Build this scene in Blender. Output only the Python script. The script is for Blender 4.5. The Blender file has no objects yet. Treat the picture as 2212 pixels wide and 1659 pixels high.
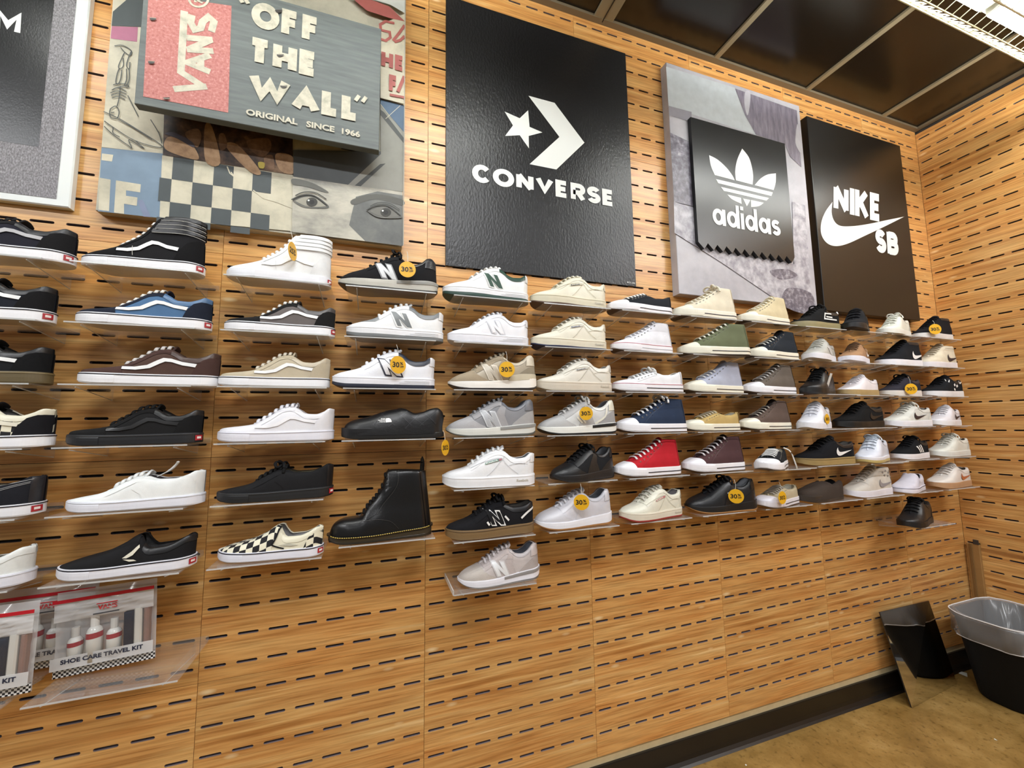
import bpy, bmesh, math, random
import numpy as np
from mathutils import Matrix, Vector

random.seed(7)
SC = bpy.context.scene
COL = SC.collection
PI = math.pi

# ------------------------------------------------------------------ camera, world, light, exposure
PITCH = 0.0762                      # 3 inch slot pitch of the wall panels
ROW_FLOOR = 37.55                   # slot row number at which the floor lies
F_PX = 877.6889
CAM_POS = Vector((0.404378, -1.400665, 1.305057))
R_CAL = [[0.9472249, 0.0142768, -0.3202518], [0.0183977, 0.9949402, 0.09877], [0.3200415, -0.0994493, 0.9421695]]
# calibration axes are (x right, rows down, depth into the wall) -> world (x, z = -row, y)
def cal2w(v): return Vector((v[0], v[2], -v[1]))
_r, _d, _f = (cal2w(R_CAL[0]), cal2w(R_CAL[1]), cal2w(R_CAL[2]))
cam_data = bpy.data.cameras.new('camera')
cam_data.sensor_fit = 'HORIZONTAL'
cam_data.sensor_width = 36.0
cam_data.lens = F_PX / 2212 * 36.0
cam_data.clip_start = 0.01
cam = bpy.data.objects.new('camera', cam_data)
COL.objects.link(cam)
_u, _b = -_d, -_f
cam.matrix_world = Matrix(((_r.x, _u.x, _b.x, CAM_POS.x), (_r.y, _u.y, _b.y, CAM_POS.y), (_r.z, _u.z, _b.z, CAM_POS.z), (0, 0, 0, 1)))
SC.camera = cam

world = bpy.data.worlds.new('store')
SC.world = world
world.use_nodes = True
world.node_tree.nodes['Background'].inputs[0].default_value = (1.0, 0.97, 0.95, 1)
world.node_tree.nodes['Background'].inputs[1].default_value = 0.13
SC.view_settings.view_transform = 'Standard'
SC.view_settings.look = 'None'
SC.view_settings.gamma = 1.0
SC.view_settings.use_curve_mapping = False
SC.view_settings.exposure = 0.3
SC.cycles.use_denoising = True
SC.cycles.max_bounces = 8
SC.cycles.diffuse_bounces = 4
SC.cycles.transparent_max_bounces = 24
SC.cycles.sample_clamp_indirect = 6.0
SC.cycles.caustics_reflective = False
SC.cycles.caustics_refractive = False
TUBE_POWER = 47.0                  # emission of the fluorescent tubes over the wall
def ceiling_lamp(x, y, z, sx, sy, power):
    l = bpy.data.lights.new('store_light', 'AREA')
    l.shape = 'RECTANGLE'; l.size = sx; l.size_y = sy; l.energy = power; l.color = (0.97, 0.98, 1.0)
    o = bpy.data.objects.new('store_light', l); COL.objects.link(o)
    o.location = (x, y, z)          # area lights point down
    return o
for _x in (-1.9, 0.6, 2.9):
    ceiling_lamp(_x, -1.75, 2.95, 1.2, 0.16, 34)
    ceiling_lamp(_x, -3.9, 2.95, 1.2, 0.16, 20)

# ------------------------------------------------------------------ helpers
def lin(c):
    c = c / 255.0
    return c / 12.92 if c <= 0.04045 else ((c + 0.055) / 1.055) ** 2.4
def hx(s):
    s = s.lstrip('#')
    return tuple(lin(int(s[i:i + 2], 16)) for i in (0, 2, 4)) + (1.0,)
def zr(row): return (ROW_FLOOR - row) * PITCH
def at(px, py, d):
    """photograph pixel -> (x, z) on the upright plane d metres in front of the back wall"""
    v = Vector(((px - 1106) / F_PX, (py - 829.5) / F_PX, 1.0))
    w = _r * v.x + _d * v.y + _f * v.z
    k = (-d - CAM_POS.y) / w.y
    return (CAM_POS.x + k * w.x, CAM_POS.z + k * w.z)

_mats = {}
def nodes_of(m):
    m.use_nodes = True
    nt = m.node_tree
    return nt, nt.nodes['Principled BSDF']
def mat(color, kind='plain', rough=None):
    """procedural material: plain, leather, canvas, suede, rubber, knit, metal, print, gloss"""
    key = (color, kind, rough)
    if key in _mats: return _mats[key]
    m = bpy.data.materials.new(kind + '_' + color.lstrip('#'))
    nt, b = nodes_of(m)
    c = hx(color)
    L = nt.links
    b.inputs['Base Color'].default_value = c
    spec = dict(plain=(.5, 0, 0), leather=(.38, 220, .12), canvas=(.85, 900, .25), suede=(.95, 420, .3), rubber=(.45, 160, .05),
                knit=(.9, 500, .5), metal=(.3, 0, 0), print=(.6, 60, 0), gloss=(.15, 0, 0), nylon=(.4, 90, .3))[kind]
    b.inputs['Roughness'].default_value = spec[0] if rough is None else rough
    if kind in ('canvas', 'suede', 'knit'):
        b.inputs['Specular IOR Level'].default_value = .2
    if kind == 'metal': b.inputs['Metallic'].default_value = 1.0
    if spec[1]:
        tc = nt.nodes.new('ShaderNodeTexCoord')
        n = nt.nodes.new('ShaderNodeTexNoise'); n.inputs['Scale'].default_value = spec[1]; n.inputs['Detail'].default_value = 2
        L.new(tc.outputs['Object'], n.inputs['Vector'])
        if spec[2]:
            bp = nt.nodes.new('ShaderNodeBump'); bp.inputs['Strength'].default_value = spec[2]; bp.inputs['Distance'].default_value = .0015
            L.new(n.outputs['Fac'], bp.inputs['Height']); L.new(bp.outputs['Normal'], b.inputs['Normal'])
        n2 = nt.nodes.new('ShaderNodeTexNoise'); n2.inputs['Scale'].default_value = 26; n2.inputs['Detail'].default_value = 4
        L.new(tc.outputs['Object'], n2.inputs['Vector'])
        mx = nt.nodes.new('ShaderNodeMix'); mx.data_type = 'RGBA'
        k = .82 if kind in ('suede', 'canvas', 'print') else .9
        mx.inputs[6].default_value = tuple(v * k for v in c[:3]) + (1,)
        mx.inputs[7].default_value = tuple(min(1, v * (2 - k)) for v in c[:3]) + (1,)
        L.new(n2.outputs['Fac'], mx.inputs[0]); L.new(mx.outputs[2], b.inputs['Base Color'])
    _mats[key] = m
    return m
def clear_mat(name, tint=(1, 1, 1, 1), rough=.04, white=0.0, gloss=1.0):
    """thin clear plastic: transparent, mirror gloss by fresnel, a little milky"""
    m = bpy.data.materials.new(name)
    m.use_nodes = True
    nt = m.node_tree; nt.nodes.clear()
    out = nt.nodes.new('ShaderNodeOutputMaterial')
    tr = nt.nodes.new('ShaderNodeBsdfTransparent'); tr.inputs[0].default_value = tint
    gl = nt.nodes.new('ShaderNodeBsdfGlossy'); gl.inputs['Roughness'].default_value = rough; gl.inputs[0].default_value = (gloss, gloss, gloss, 1)
    lw = nt.nodes.new('ShaderNodeLayerWeight'); lw.inputs[0].default_value = .5
    pw = nt.nodes.new('ShaderNodeMath'); pw.operation = 'POWER'; pw.inputs[1].default_value = 4.0
    fr = nt.nodes.new('ShaderNodeMath'); fr.operation = 'MULTIPLY_ADD'; fr.inputs[1].default_value = .55; fr.inputs[2].default_value = .035
    nt.links.new(lw.outputs['Facing'], pw.inputs[0]); nt.links.new(pw.outputs[0], fr.inputs[0])
    m1 = nt.nodes.new('ShaderNodeMixShader')
    nt.links.new(fr.outputs[0], m1.inputs[0]); nt.links.new(tr.outputs[0], m1.inputs[1]); nt.links.new(gl.outputs[0], m1.inputs[2])
    last = m1
    if white:
        df = nt.nodes.new('ShaderNodeBsdfDiffuse'); df.inputs[0].default_value = (.9, .9, .9, 1)
        m2 = nt.nodes.new('ShaderNodeMixShader'); m2.inputs[0].default_value = white
        nt.links.new(m1.outputs[0], m2.inputs[1]); nt.links.new(df.outputs[0], m2.inputs[2]); last = m2
    nt.links.new(last.outputs[0], out.inputs[0])
    return m

def thing(name, label, cat, loc=(0, 0, 0), rotz=0.0, group=None):
    o = bpy.data.objects.new(name, None)
    COL.objects.link(o)
    o.empty_display_size = .05
    o.location = loc; o.rotation_euler = (0, 0, rotz)
    o['label'] = label; o['category'] = cat
    if group: o['group'] = group
    return o
def tag(o, label, cat, group=None):
    o['label'] = label; o['category'] = cat
    if group: o['group'] = group
    return o
def mesh(name, verts, faces, m, parent=None, smooth=False, kind=None, uv=None, auto=None):
    me = bpy.data.meshes.new(name)
    if isinstance(verts, np.ndarray): verts = verts.tolist()
    me.from_pydata(verts, [], faces)
    if uv is not None:
        lay = me.uv_layers.new(name='uv')
        idx = np.empty(len(me.loops), dtype=np.int32); me.loops.foreach_get('vertex_index', idx)
        lay.data.foreach_set('uv', np.asarray(uv, dtype=np.float32)[idx].ravel())
    if m: me.materials.append(m)
    if smooth: me.polygons.foreach_set('use_smooth', [True] * len(me.polygons))
    me.update()
    o = bpy.data.objects.new(name, me)
    COL.objects.link(o)
    if parent is not None: o.parent = parent
    if kind: o['kind'] = kind
    return o
class MB:
    """collects shapes into one mesh"""
    def __init__(s): s.v = []; s.f = []
    def add(s, v, f):
        o = len(s.v); s.v += [tuple(p) for p in v]; s.f += [tuple(i + o for i in q) for q in f]
        return s
    def box(s, x0, x1, y0, y1, z0, z1):
        return s.add([(x0, y0, z0), (x1, y0, z0), (x1, y1, z0), (x0, y1, z0), (x0, y0, z1), (x1, y0, z1), (x1, y1, z1), (x0, y1, z1)],
                     [(0, 3, 2, 1), (4, 5, 6, 7), (0, 1, 5, 4), (1, 2, 6, 5), (2, 3, 7, 6), (3, 0, 4, 7)])
    def bevel_box(s, x0, x1, y0, y1, z0, z1, b):
        """box with a chamfered front (-y) face"""
        return s.add([(x0, y1, z0), (x1, y1, z0), (x1, y1, z1), (x0, y1, z1), (x0, y0 + b, z0), (x1, y0 + b, z0), (x1, y0 + b, z1), (x0, y0 + b, z1),
                      (x0 + b, y0, z0 + b), (x1 - b, y0, z0 + b), (x1 - b, y0, z1 - b), (x0 + b, y0, z1 - b)],
                     [(3, 2, 1, 0), (0, 1, 5, 4), (1, 2, 6, 5), (2, 3, 7, 6), (3, 0, 4, 7), (4, 5, 9, 8), (5, 6, 10, 9), (6, 7, 11, 10), (7, 4, 8, 11), (8, 9, 10, 11)])
    def prism(s, pts, y0, y1):
        """polygon in x,z extruded from y0 (front) to y1"""
        n = len(pts)
        v = [(x, y0, z) for x, z in pts] + [(x, y1, z) for x, z in pts]
        return s.add(v, [tuple(range(n)), tuple(range(2 * n - 1, n - 1, -1))] + [(i, i + n, (i + 1) % n + n, (i + 1) % n) for i in range(n)])
    def flat(s, pts, y):
        n = len(pts)
        a = sum(pts[i][0] * pts[(i + 1) % n][1] - pts[(i + 1) % n][0] * pts[i][1] for i in range(n))
        if a < 0: pts = pts[::-1]
        return s.add([(x, y, z) for x, z in pts], [tuple(range(n))])
    def tube(s, pts, r, n=6, closed=False, flat=1.0):
        pts = [Vector(p) for p in pts]
        k = len(pts); rings = []
        for i, p in enumerate(pts):
            a = pts[(i - 1) % k] if (i > 0 or closed) else p
            c = pts[(i + 1) % k] if (i < k - 1 or closed) else p
            d = (c - a)
            d = d.normalized() if d.length > 1e-9 else Vector((1, 0, 0))
            up = Vector((0, 0, 1)) if abs(d.z) < .92 else Vector((0, 1, 0))
            e1 = d.cross(up).normalized(); e2 = d.cross(e1).normalized()
            rr = r[i] if isinstance(r, (list, tuple)) else r
            rings.append([p + e1 * math.cos(2 * PI * j / n) * rr + e2 * math.sin(2 * PI * j / n) * rr * flat for j in range(n)])
        v = [q for g in rings for q in g]; f = []
        for i in range(k if closed else k - 1):
            for j in range(n):
                a, b = i * n + j, i * n + (j + 1) % n
                c, d = ((i + 1) % k) * n + (j + 1) % n, ((i + 1) % k) * n + j
                f.append((a, b, c, d))
        if not closed: f += [tuple(range(n))[::-1], tuple((k - 1) * n + j for j in range(n))]
        return s.add(v, f)
    def lathe(s, prof, cx, cy, n=24, sx=1.0, sy=1.0):
        v = [(cx + r * sx * math.cos(2 * PI * j / n), cy + r * sy * math.sin(2 * PI * j / n), z) for r, z in prof for j in range(n)]
        f = [(i * n + j, i * n + (j + 1) % n, (i + 1) * n + (j + 1) % n, (i + 1) * n + j) for i in range(len(prof) - 1) for j in range(n)]
        return s.add(v, f)
    def build(s, name, m, parent=None, smooth=False, kind=None):
        return mesh(name, s.v, s.f, m, parent, smooth, kind)

def pchip(keys):
    x = np.array([k[0] for k in keys], float); y = np.array([k[1] for k in keys], float)
    h = np.diff(x); d = np.diff(y) / h
    m = np.zeros_like(x)
    for i in range(1, len(x) - 1):
        if d[i - 1] * d[i] > 0:
            w1, w2 = 2 * h[i] + h[i - 1], h[i] + 2 * h[i - 1]
            m[i] = (w1 + w2) / (w1 / d[i - 1] + w2 / d[i])
    m[0], m[-1] = d[0], d[-1]
    def f(q):
        q = np.clip(np.asarray(q, float), x[0], x[-1])
        i = np.clip(np.searchsorted(x, q) - 1, 0, len(h) - 1)
        t = (q - x[i]) / h[i]
        return (y[i] * (1 + 2 * t) * (1 - t) ** 2 + h[i] * m[i] * t * (1 - t) ** 2 + y[i + 1] * t * t * (3 - 2 * t) + h[i] * m[i + 1] * t * t * (t - 1))
    return f
def smooth01(a): a = np.clip(a, 0, 1); return a * a * (3 - 2 * a)

# ---- lettering: strokes and the built-in font
def stroke_poly(pts, w):
    """quads along a polyline with mitred joints; pts in 2D"""
    P = [Vector((p[0], p[1])) for p in pts]
    closed = (P[0] - P[-1]).length < 1e-6 and len(P) > 3
    if closed: P = P[:-1]
    n = len(P); Lp, Rp = [], []
    for i in range(n):
        a = P[(i - 1) % n] if (i or closed) else None
        c = P[(i + 1) % n] if (i < n - 1 or closed) else None
        d1 = (P[i] - a).normalized() if a is not None else None
        d2 = (c - P[i]).normalized() if c is not None else None
        if d1 is None: d1 = d2
        if d2 is None: d2 = d1
        n1 = Vector((-d1.y, d1.x)); n2 = Vector((-d2.y, d2.x))
        nn = n1 + n2
        nn = nn.normalized() if nn.length > 1e-6 else n1
        k = w / 2 / max(.45, nn.dot(n1))
        Lp.append(P[i] + nn * k); Rp.append(P[i] - nn * k)
    v = [tuple(p) for p in Lp] + [tuple(p) for p in Rp]
    f = [(i, i + n, (i + 1) % n + n, (i + 1) % n) for i in range(n if closed else n - 1)]
    return v, f
def arc(cx, cy, rx, ry, a0, a1, n=14):
    return [(cx + rx * math.cos(math.radians(a0 + (a1 - a0) * i / n)), cy + ry * math.sin(math.radians(a0 + (a1 - a0) * i / n))) for i in range(n + 1)]
GLYPH = {   # (advance width / height, strokes on the centre lines of a unit box)
    'C': (.86, [arc(.54, .5, .54, .5, 40, 320)]), 'O': (1.02, [arc(.5, .5, .5, .5, 0, 360, 24)]),
    'N': (.86, [[(0, -.0), (0, 1)], [(0, 1), (1, 0)], [(1, 0), (1, 1)]]), 'V': (.92, [[(0, 1), (.5, 0), (1, 1)]]),
    'E': (.7, [[(1, 1), (0, 1), (0, 0), (1, 0)], [(0, .5), (.9, .5)]]), 'F': (.7, [[(1, 1), (0, 1), (0, -.14)], [(0, .5), (.9, .5)]]),
    'R': (.8, [[(0, -.14), (0, 1), (.6, 1)] + arc(.6, .72, .4, .28, 80, -80, 8) + [(.6, .44), (0, .44)], [(.5, .44), (1, -.1)]]),
    'S': (.74, [arc(.5, .74, .5, .26, 25, 180, 9) + arc(.5, .74, .5, .24, 195, 265, 5) + arc(.5, .26, .5, .24, 85, -15, 6) + arc(.5, .26, .5, .26, -25, -160, 9)]),
    'T': (.76, [[(-.1, 1), (1.1, 1)], [(.5, 1), (.5, -.14)]]), 'H': (.86, [[(0, -.14), (0, 1.14)], [(1, -.14), (1, 1.14)], [(0, .5), (1, .5)]]),
    'W': (1.35, [[(0, 1.1), (.25, 0), (.5, .95), (.75, 0), (1, 1.1)]]), 'A': (.98, [[(0, -.12), (.5, 1), (1, -.12)], [(.22, .27), (.78, .27)]]),
    'L': (.66, [[(0, 1.14), (0, 0), (1.05, 0)]]), 'I': (.25, [[(.5, -.14), (.5, 1.14)]]), 'M': (1.05, [[(0, -.14), (0, 1), (.5, .2), (1, 1), (1, -.14)]]),
    'K': (.84, [[(0, -.14), (0, 1.14)], [(.05, .4), (.95, 1.1)], [(.3, .6), (1, -.12)]]),
    'B': (.8, [[(0, -.16), (0, 1.16)], [(0, 1), (.6, 1)] + arc(.6, .765, .36, .235, 80, -80, 8) + [(.6, .53), (0, .53)], [(.6, .53)] + arc(.62, .265, .4, .265, 80, -80, 8) + [(.6, 0), (0, 0)]]),
    'a': (.98, [arc(.42, .5, .42, .5, 0, 360, 22), [(1, 1.17), (1, -.17)]]), 'd': (.98, [arc(.42, .5, .42, .5, 0, 360, 22), [(1, 1.75), (1, -.17)]]),
    'i': (.26, [[(.5, -.17), (.5, 1.17)], [(.5, 1.42), (.5, 1.75)]]),
    's': (.72, [arc(.5, .76, .5, .25, 30, 180, 8) + arc(.5, .76, .5, .25, 195, 265, 5) + arc(.5, .25, .5, .25, 85, -15, 6) + arc(.5, .25, .5, .25, -25, -155, 8)]),
}
def stroke_text(txt, x0, x1, z0, z1, y, s=.24, gap=.13, shear=0.0, slope=None):
    """letters filling the box x0..x1, z0..z1 (s = stroke weight / height)"""
    mb = MB()
    tot = sum(.35 if c == ' ' else GLYPH[c][0] for c in txt) + gap * (len(txt) - 1)
    H = z1 - z0; k = (x1 - x0) / (tot * H)
    cx = 0.0
    for c in txt:
        if c == ' ': cx += .35 + gap; continue
        w, st = GLYPH[c]
        for p in st:
            q = [(cx + s / 2 + px * max(.02, w - s), s / 2 + pz * (1 - s)) for px, pz in p]
            v, f = stroke_poly(q, s); y -= .00006
            v = [(vx, min(max(vz, 0), 1.0 if c.isupper() else 9)) for vx, vz in v]
            mb.add([(x0 + (vx * k + shear * vz) * H, y, z0 + vz * H) for vx, vz in v], f)
        cx += w + gap
    return mb
_fc = {}
def font_mesh(txt, bold=0.0):
    key = (txt, bold)
    if key in _fc: return _fc[key]
    cu = bpy.data.curves.new('lettering', 'FONT'); cu.body = txt; cu.offset = bold; cu.resolution_u = 3
    ob = bpy.data.objects.new('lettering', cu)
    me = ob.to_mesh()
    v = [tuple(p.co[:2]) for p in me.vertices]; f = [tuple(p.vertices) for p in me.polygons]
    ob.to_mesh_clear(); bpy.data.objects.remove(ob); bpy.data.curves.remove(cu)
    xs = [p[0] for p in v]; zs = [p[1] for p in v]
    w, h = max(xs) - min(xs), max(zs) - min(zs)
    v = [((p[0] - min(xs)) / w, (p[1] - min(zs)) / h) for p in v]
    _fc[key] = (v, f, w / h)
    return _fc[key]
def font_box(mb, txt, x0, x1, z0, z1, y, bold=.02, shear=0.0):
    v, f, _a = font_mesh(txt, bold)
    return mb.add([(x0 + (x1 - x0) * a + shear * b * (z1 - z0), y, z0 + (z1 - z0) * b) for a, b in v], f)

# ------------------------------------------------------------------ the room
X_CORNER, Z_CEIL = 3.505, zr(-2.5)
def wood_mat():
    m = bpy.data.materials.new('wood_grain_laminate')
    nt, b = nodes_of(m); L = nt.links; N = nt.nodes.new
    tc = N('ShaderNodeTexCoord')
    oi = N('ShaderNodeObjectInfo')
    def mapping(scale, src='Object'):
        mp = N('ShaderNodeMapping'); mp.inputs['Scale'].default_value = scale
        L.new(tc.outputs[src], mp.inputs[0]); return mp
    def noise(scale, detail, dist=0.0, rough=.55):
        n = N('ShaderNodeTexNoise'); n.inputs['Scale'].default_value = 1; n.inputs['Detail'].default_value = detail
        n.inputs['Distortion'].default_value = dist; n.inputs['Roughness'].default_value = rough
        L.new(mapping(scale).outputs[0], n.inputs['Vector']); return n
    n1 = noise((2.2, 1, 48), 5, .6)
    n2 = noise((5, 1, 170), 4, .3)
    n3 = noise((1.6, 1, 9), 3, .4)
    r1 = N('ShaderNodeValToRGB'); e = r1.color_ramp.elements
    e[0].position = .26; e[0].color = hx('#b07c42'); e[1].position = .78; e[1].color = hx('#ecd09a')
    x = e.new(.42); x.color = hx('#cb9a5c'); x = e.new(.6); x.color = hx('#dab070')
    L.new(n1.outputs['Fac'], r1.inputs[0])
    r2 = N('ShaderNodeValToRGB'); e = r2.color_ramp.elements
    e[0].position = .3; e[0].color = (.58, .5, .42, 1); e[1].position = .56; e[1].color = (1.06, 1.06, 1.06, 1)
    L.new(n2.outputs['Fac'], r2.inputs[0])
    mx = N('ShaderNodeMix'); mx.data_type = 'RGBA'; mx.blend_type = 'MULTIPLY'; mx.inputs[0].default_value = .75
    L.new(r1.outputs[0], mx.inputs[6]); L.new(r2.outputs[0], mx.inputs[7])
    r3 = N('ShaderNodeValToRGB'); e = r3.color_ramp.elements
    e[0].position = .36; e[0].color = (1.0, .86, .74, 1); e[1].position = .64; e[1].color = (1, 1, 1, 1)
    L.new(n3.outputs['Fac'], r3.inputs[0])
    mx2 = N('ShaderNodeMix'); mx2.data_type = 'RGBA'; mx2.blend_type = 'MULTIPLY'; mx2.inputs[0].default_value = 1
    L.new(mx.outputs[2], mx2.inputs[6]); L.new(r3.outputs[0], mx2.inputs[7])
    # pale flecks of the print
    vo = N('ShaderNodeTexVoronoi'); vo.inputs['Scale'].default_value = 1; vo.inputs['Randomness'].default_value = .9
    mp = mapping((9, 1, 26)); mp.inputs['Rotation'].default_value = (0, .12, 0)
    L.new(mp.outputs[0], vo.inputs['Vector'])
    r4 = N('ShaderNodeValToRGB'); e = r4.color_ramp.elements
    e[0].position = .08; e[0].color = (1, 1, 1, 1); e[1].position = .24; e[1].color = (0, 0, 0, 1)
    L.new(vo.outputs['Distance'], r4.inputs[0])
    wn = N('ShaderNodeMath'); wn.operation = 'GREATER_THAN'; wn.inputs[1].default_value = .66
    sp = N('ShaderNodeSeparateColor'); L.new(vo.outputs['Color'], sp.inputs[0]); L.new(sp.outputs[0], wn.inputs[0])
    ml = N('ShaderNodeMath'); ml.operation = 'MULTIPLY'; L.new(r4.outputs[0], ml.inputs[0]); L.new(wn.outputs[0], ml.inputs[1])
    ml2 = N('ShaderNodeMath'); ml2.operation = 'MULTIPLY'; ml2.inputs[1].default_value = .8; L.new(ml.outputs[0], ml2.inputs[0])
    mx3 = N('ShaderNodeMix'); mx3.data_type = 'RGBA'; mx3.inputs[7].default_value = hx('#f7e3b4')
    L.new(ml2.outputs[0], mx3.inputs[0]); L.new(mx2.outputs[2], mx3.inputs[6])
    hs = N('ShaderNodeHueSaturation'); mr = N('ShaderNodeMapRange'); mr.inputs[3].default_value = .93; mr.inputs[4].default_value = 1.05
    L.new(oi.outputs['Random'], mr.inputs[0]); L.new(mr.outputs[0], hs.inputs['Value']); L.new(mx3.outputs[2], hs.inputs['Color'])
    L.new(hs.outputs[0], b.inputs['Base Color'])
    b.inputs['Roughness'].default_value = .3
    bp = N('ShaderNodeBump'); bp.inputs['Strength'].default_value = .12; bp.inputs['Distance'].default_value = .001
    L.new(n2.outputs['Fac'], bp.inputs['Height']); L.new(bp.outputs['Normal'], b.inputs['Normal'])
    return m
WOOD = wood_mat()
DARK_BACK = mat('#3a3634', 'plain', .9)
SLOT_EDGE = mat('#75686a', 'plain', .8)
def panel_mesh(nc, nr, slots_r=None):
    """slotted panel: nc x nr cells (fractions left plain), origin lower left, front face at y=0; slots are real holes"""
    v, f, inner = [], [], set()
    p, hl, r, dep = PITCH, .0222, .0037, .012
    e = .0006
    W, H = nc * p - e, nr * p - e
    def quad(*pts):
        o = len(v); v.extend(pts); f.append(tuple(range(o, o + len(pts))))
    C = int(nc + 1e-6); Rr = int(nr + 1e-6); zoff = nr - Rr
    for i in range(C):
        for j in range(Rr):
            x0, x1 = max(e, i * p), min(W, (i + 1) * p)
            z0, z1 = max(e, (j + zoff) * p), min(H, (j + zoff + 1) * p)
            cx, cz = (i + .5) * p, (j + zoff + .5) * p
            h = [(cx - hl, cz + r), (cx + hl, cz + r), (cx + hl + r * .72, cz + r * .7), (cx + hl + r, cz), (cx + hl + r * .72, cz - r * .7), (cx + hl, cz - r),
                 (cx - hl, cz - r), (cx - hl - r * .72, cz - r * .7), (cx - hl - r, cz), (cx - hl - r * .72, cz + r * .7)]
            F = [(a, 0, b) for a, b in h]
            quad((x0, 0, z1), F[0], F[1], (x1, 0, z1))
            quad((x1, 0, z1), F[1], F[2], F[3], F[4], F[5], (x1, 0, z0))
            quad((x1, 0, z0), F[5], F[6], (x0, 0, z0))
            quad((x0, 0, z0), F[6], F[7], F[8], F[9], F[0], (x0, 0, z1))
            o = len(v); v.extend(F); v.extend([(a, dep, b) for a, b in h])
            inner.update(range(len(f), len(f) + 10))
            for k in range(10): f.append((o + k, o + k + 10, o + (k + 1) % 10 + 10, o + (k + 1) % 10))
    if nc - C > 1e-3: quad((C * p, 0, zoff * p), (W, 0, zoff * p), (W, 0, H), (C * p, 0, H))
    if zoff > 1e-3: quad((e, 0, e), (W, 0, e), (W, 0, zoff * p), (e, 0, zoff * p))
    for a, b in (((e, e), (W, e)), ((W, e), (W, H)), ((W, H), (e, H)), ((e, H), (e, e))):
        quad((a[0], 0, a[1]), (a[0], dep, a[1]), (b[0], dep, b[1]), (b[0], 0, b[1]))
    me = bpy.data.meshes.new('wall_panel'); me.from_pydata(v, [], f); me.materials.append(WOOD); me.materials.append(SLOT_EDGE)
    me.polygons.foreach_set('material_index', [1 if q in inner else 0 for q in range(len(f))]); me.update()
    return me
def struct(o): o['kind'] = 'structure'; return o
wall_back = struct(MB().box(-3.2, X_CORNER + .1, .014, .1, 0, Z_CEIL).build('wall_back', DARK_BACK))
wall_right = struct(MB().box(X_CORNER + .014, X_CORNER + .1, -2.9, .014, 0, Z_CEIL).build('wall_right', DARK_BACK))
ME_FULL, ME_RIGHT, ME_LOW, ME_LOWR = panel_mesh(8, 8), panel_mesh(6.5, 8), panel_mesh(8, 6.5), panel_mesh(6.5, 6.5)
def put(me, name, parent, loc, rz=0):
    o = bpy.data.objects.new(name, me); COL.objects.link(o); o.parent = parent
    o.location = loc; o.rotation_euler = (0, 0, rz)
    return o
for j, r1 in enumerate((5.5, 13.5, 21.5, 29.5, 36.0)):
    for k in range(-5, 6):
        me = (ME_LOWR if j == 4 else ME_RIGHT) if k == 5 else (ME_LOW if j == 4 else ME_FULL)
        put(me, 'wall_panel', wall_back, ((8 * k - .5) * PITCH, 0, zr(r1)))
    for k in range(4):
        zoff = -.022
        put(ME_LOW if j == 4 else ME_FULL, 'wall_panel', wall_right, (X_CORNER, -.0006 - 8 * k * PITCH, zr(r1) + (zoff if j < 4 else 0)), -PI / 2)
# plaster strip left bare between the panels and the skirting
def plaster():
    m = mat('#cdbb92', 'print'); return m
MB().box(-3.2, X_CORNER, .006, .0139, .07, zr(36.0) + .02).build('backing_strip', plaster(), wall_back)
MB().box(X_CORNER + .006, X_CORNER + .0139, -2.9, 0, .07, zr(36.0) + .02).build('backing_strip', plaster(), wall_right)
BASE = mat('#15120f', 'rubber', .35)
def cove(nm, a, b, axis):
    """vinyl cove base with a toe that flares onto the floor"""
    prof = [(.0055, .0885), (-.002, .0885), (-.0035, .084), (-.0035, .03), (-.006, .016), (-.014, .006), (-.022, .0005), (.0055, .0005)]
    mb = MB(); n = len(prof)
    if axis == 'x': vs = [(a, d, z) for d, z in prof] + [(b, d, z) for d, z in prof]
    else: vs = [(X_CORNER + d, a, z) for d, z in prof] + [(X_CORNER + d, b, z) for d, z in prof]
    mb.add(vs, [(i, (i + 1) % n, (i + 1) % n + n, i + n) for i in range(n)] + [tuple(range(n)), tuple(range(2 * n - 1, n - 1, -1))])
    return struct(mb.build(nm, BASE))
cove('baseboard_back', -3.2, X_CORNER - .024, 'x'); cove('baseboard_right', -2.9, -.0045, 'y')
# bare wooden corner batten low on the right wall
def batten():
    o = struct(MB().bevel_box(0, .052, 0, .014, 0, .31, .002).build('trim_1', mat('#9a7444', 'print', .5)))
    o.location = (X_CORNER - .0145, -.012, zr(33.4)); o.rotation_euler = (0, 0, -PI / 2)
    MB().bevel_box(.0125, .024, -.004, .0005, 0, .31, .001).build('strip', mat('#7c5c34', 'print', .5), o)
    MB().bevel_box(.03, .052, -.002, .0005, .31, .335, .001).build('cap', mat('#38322e'), o)
batten()

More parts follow.
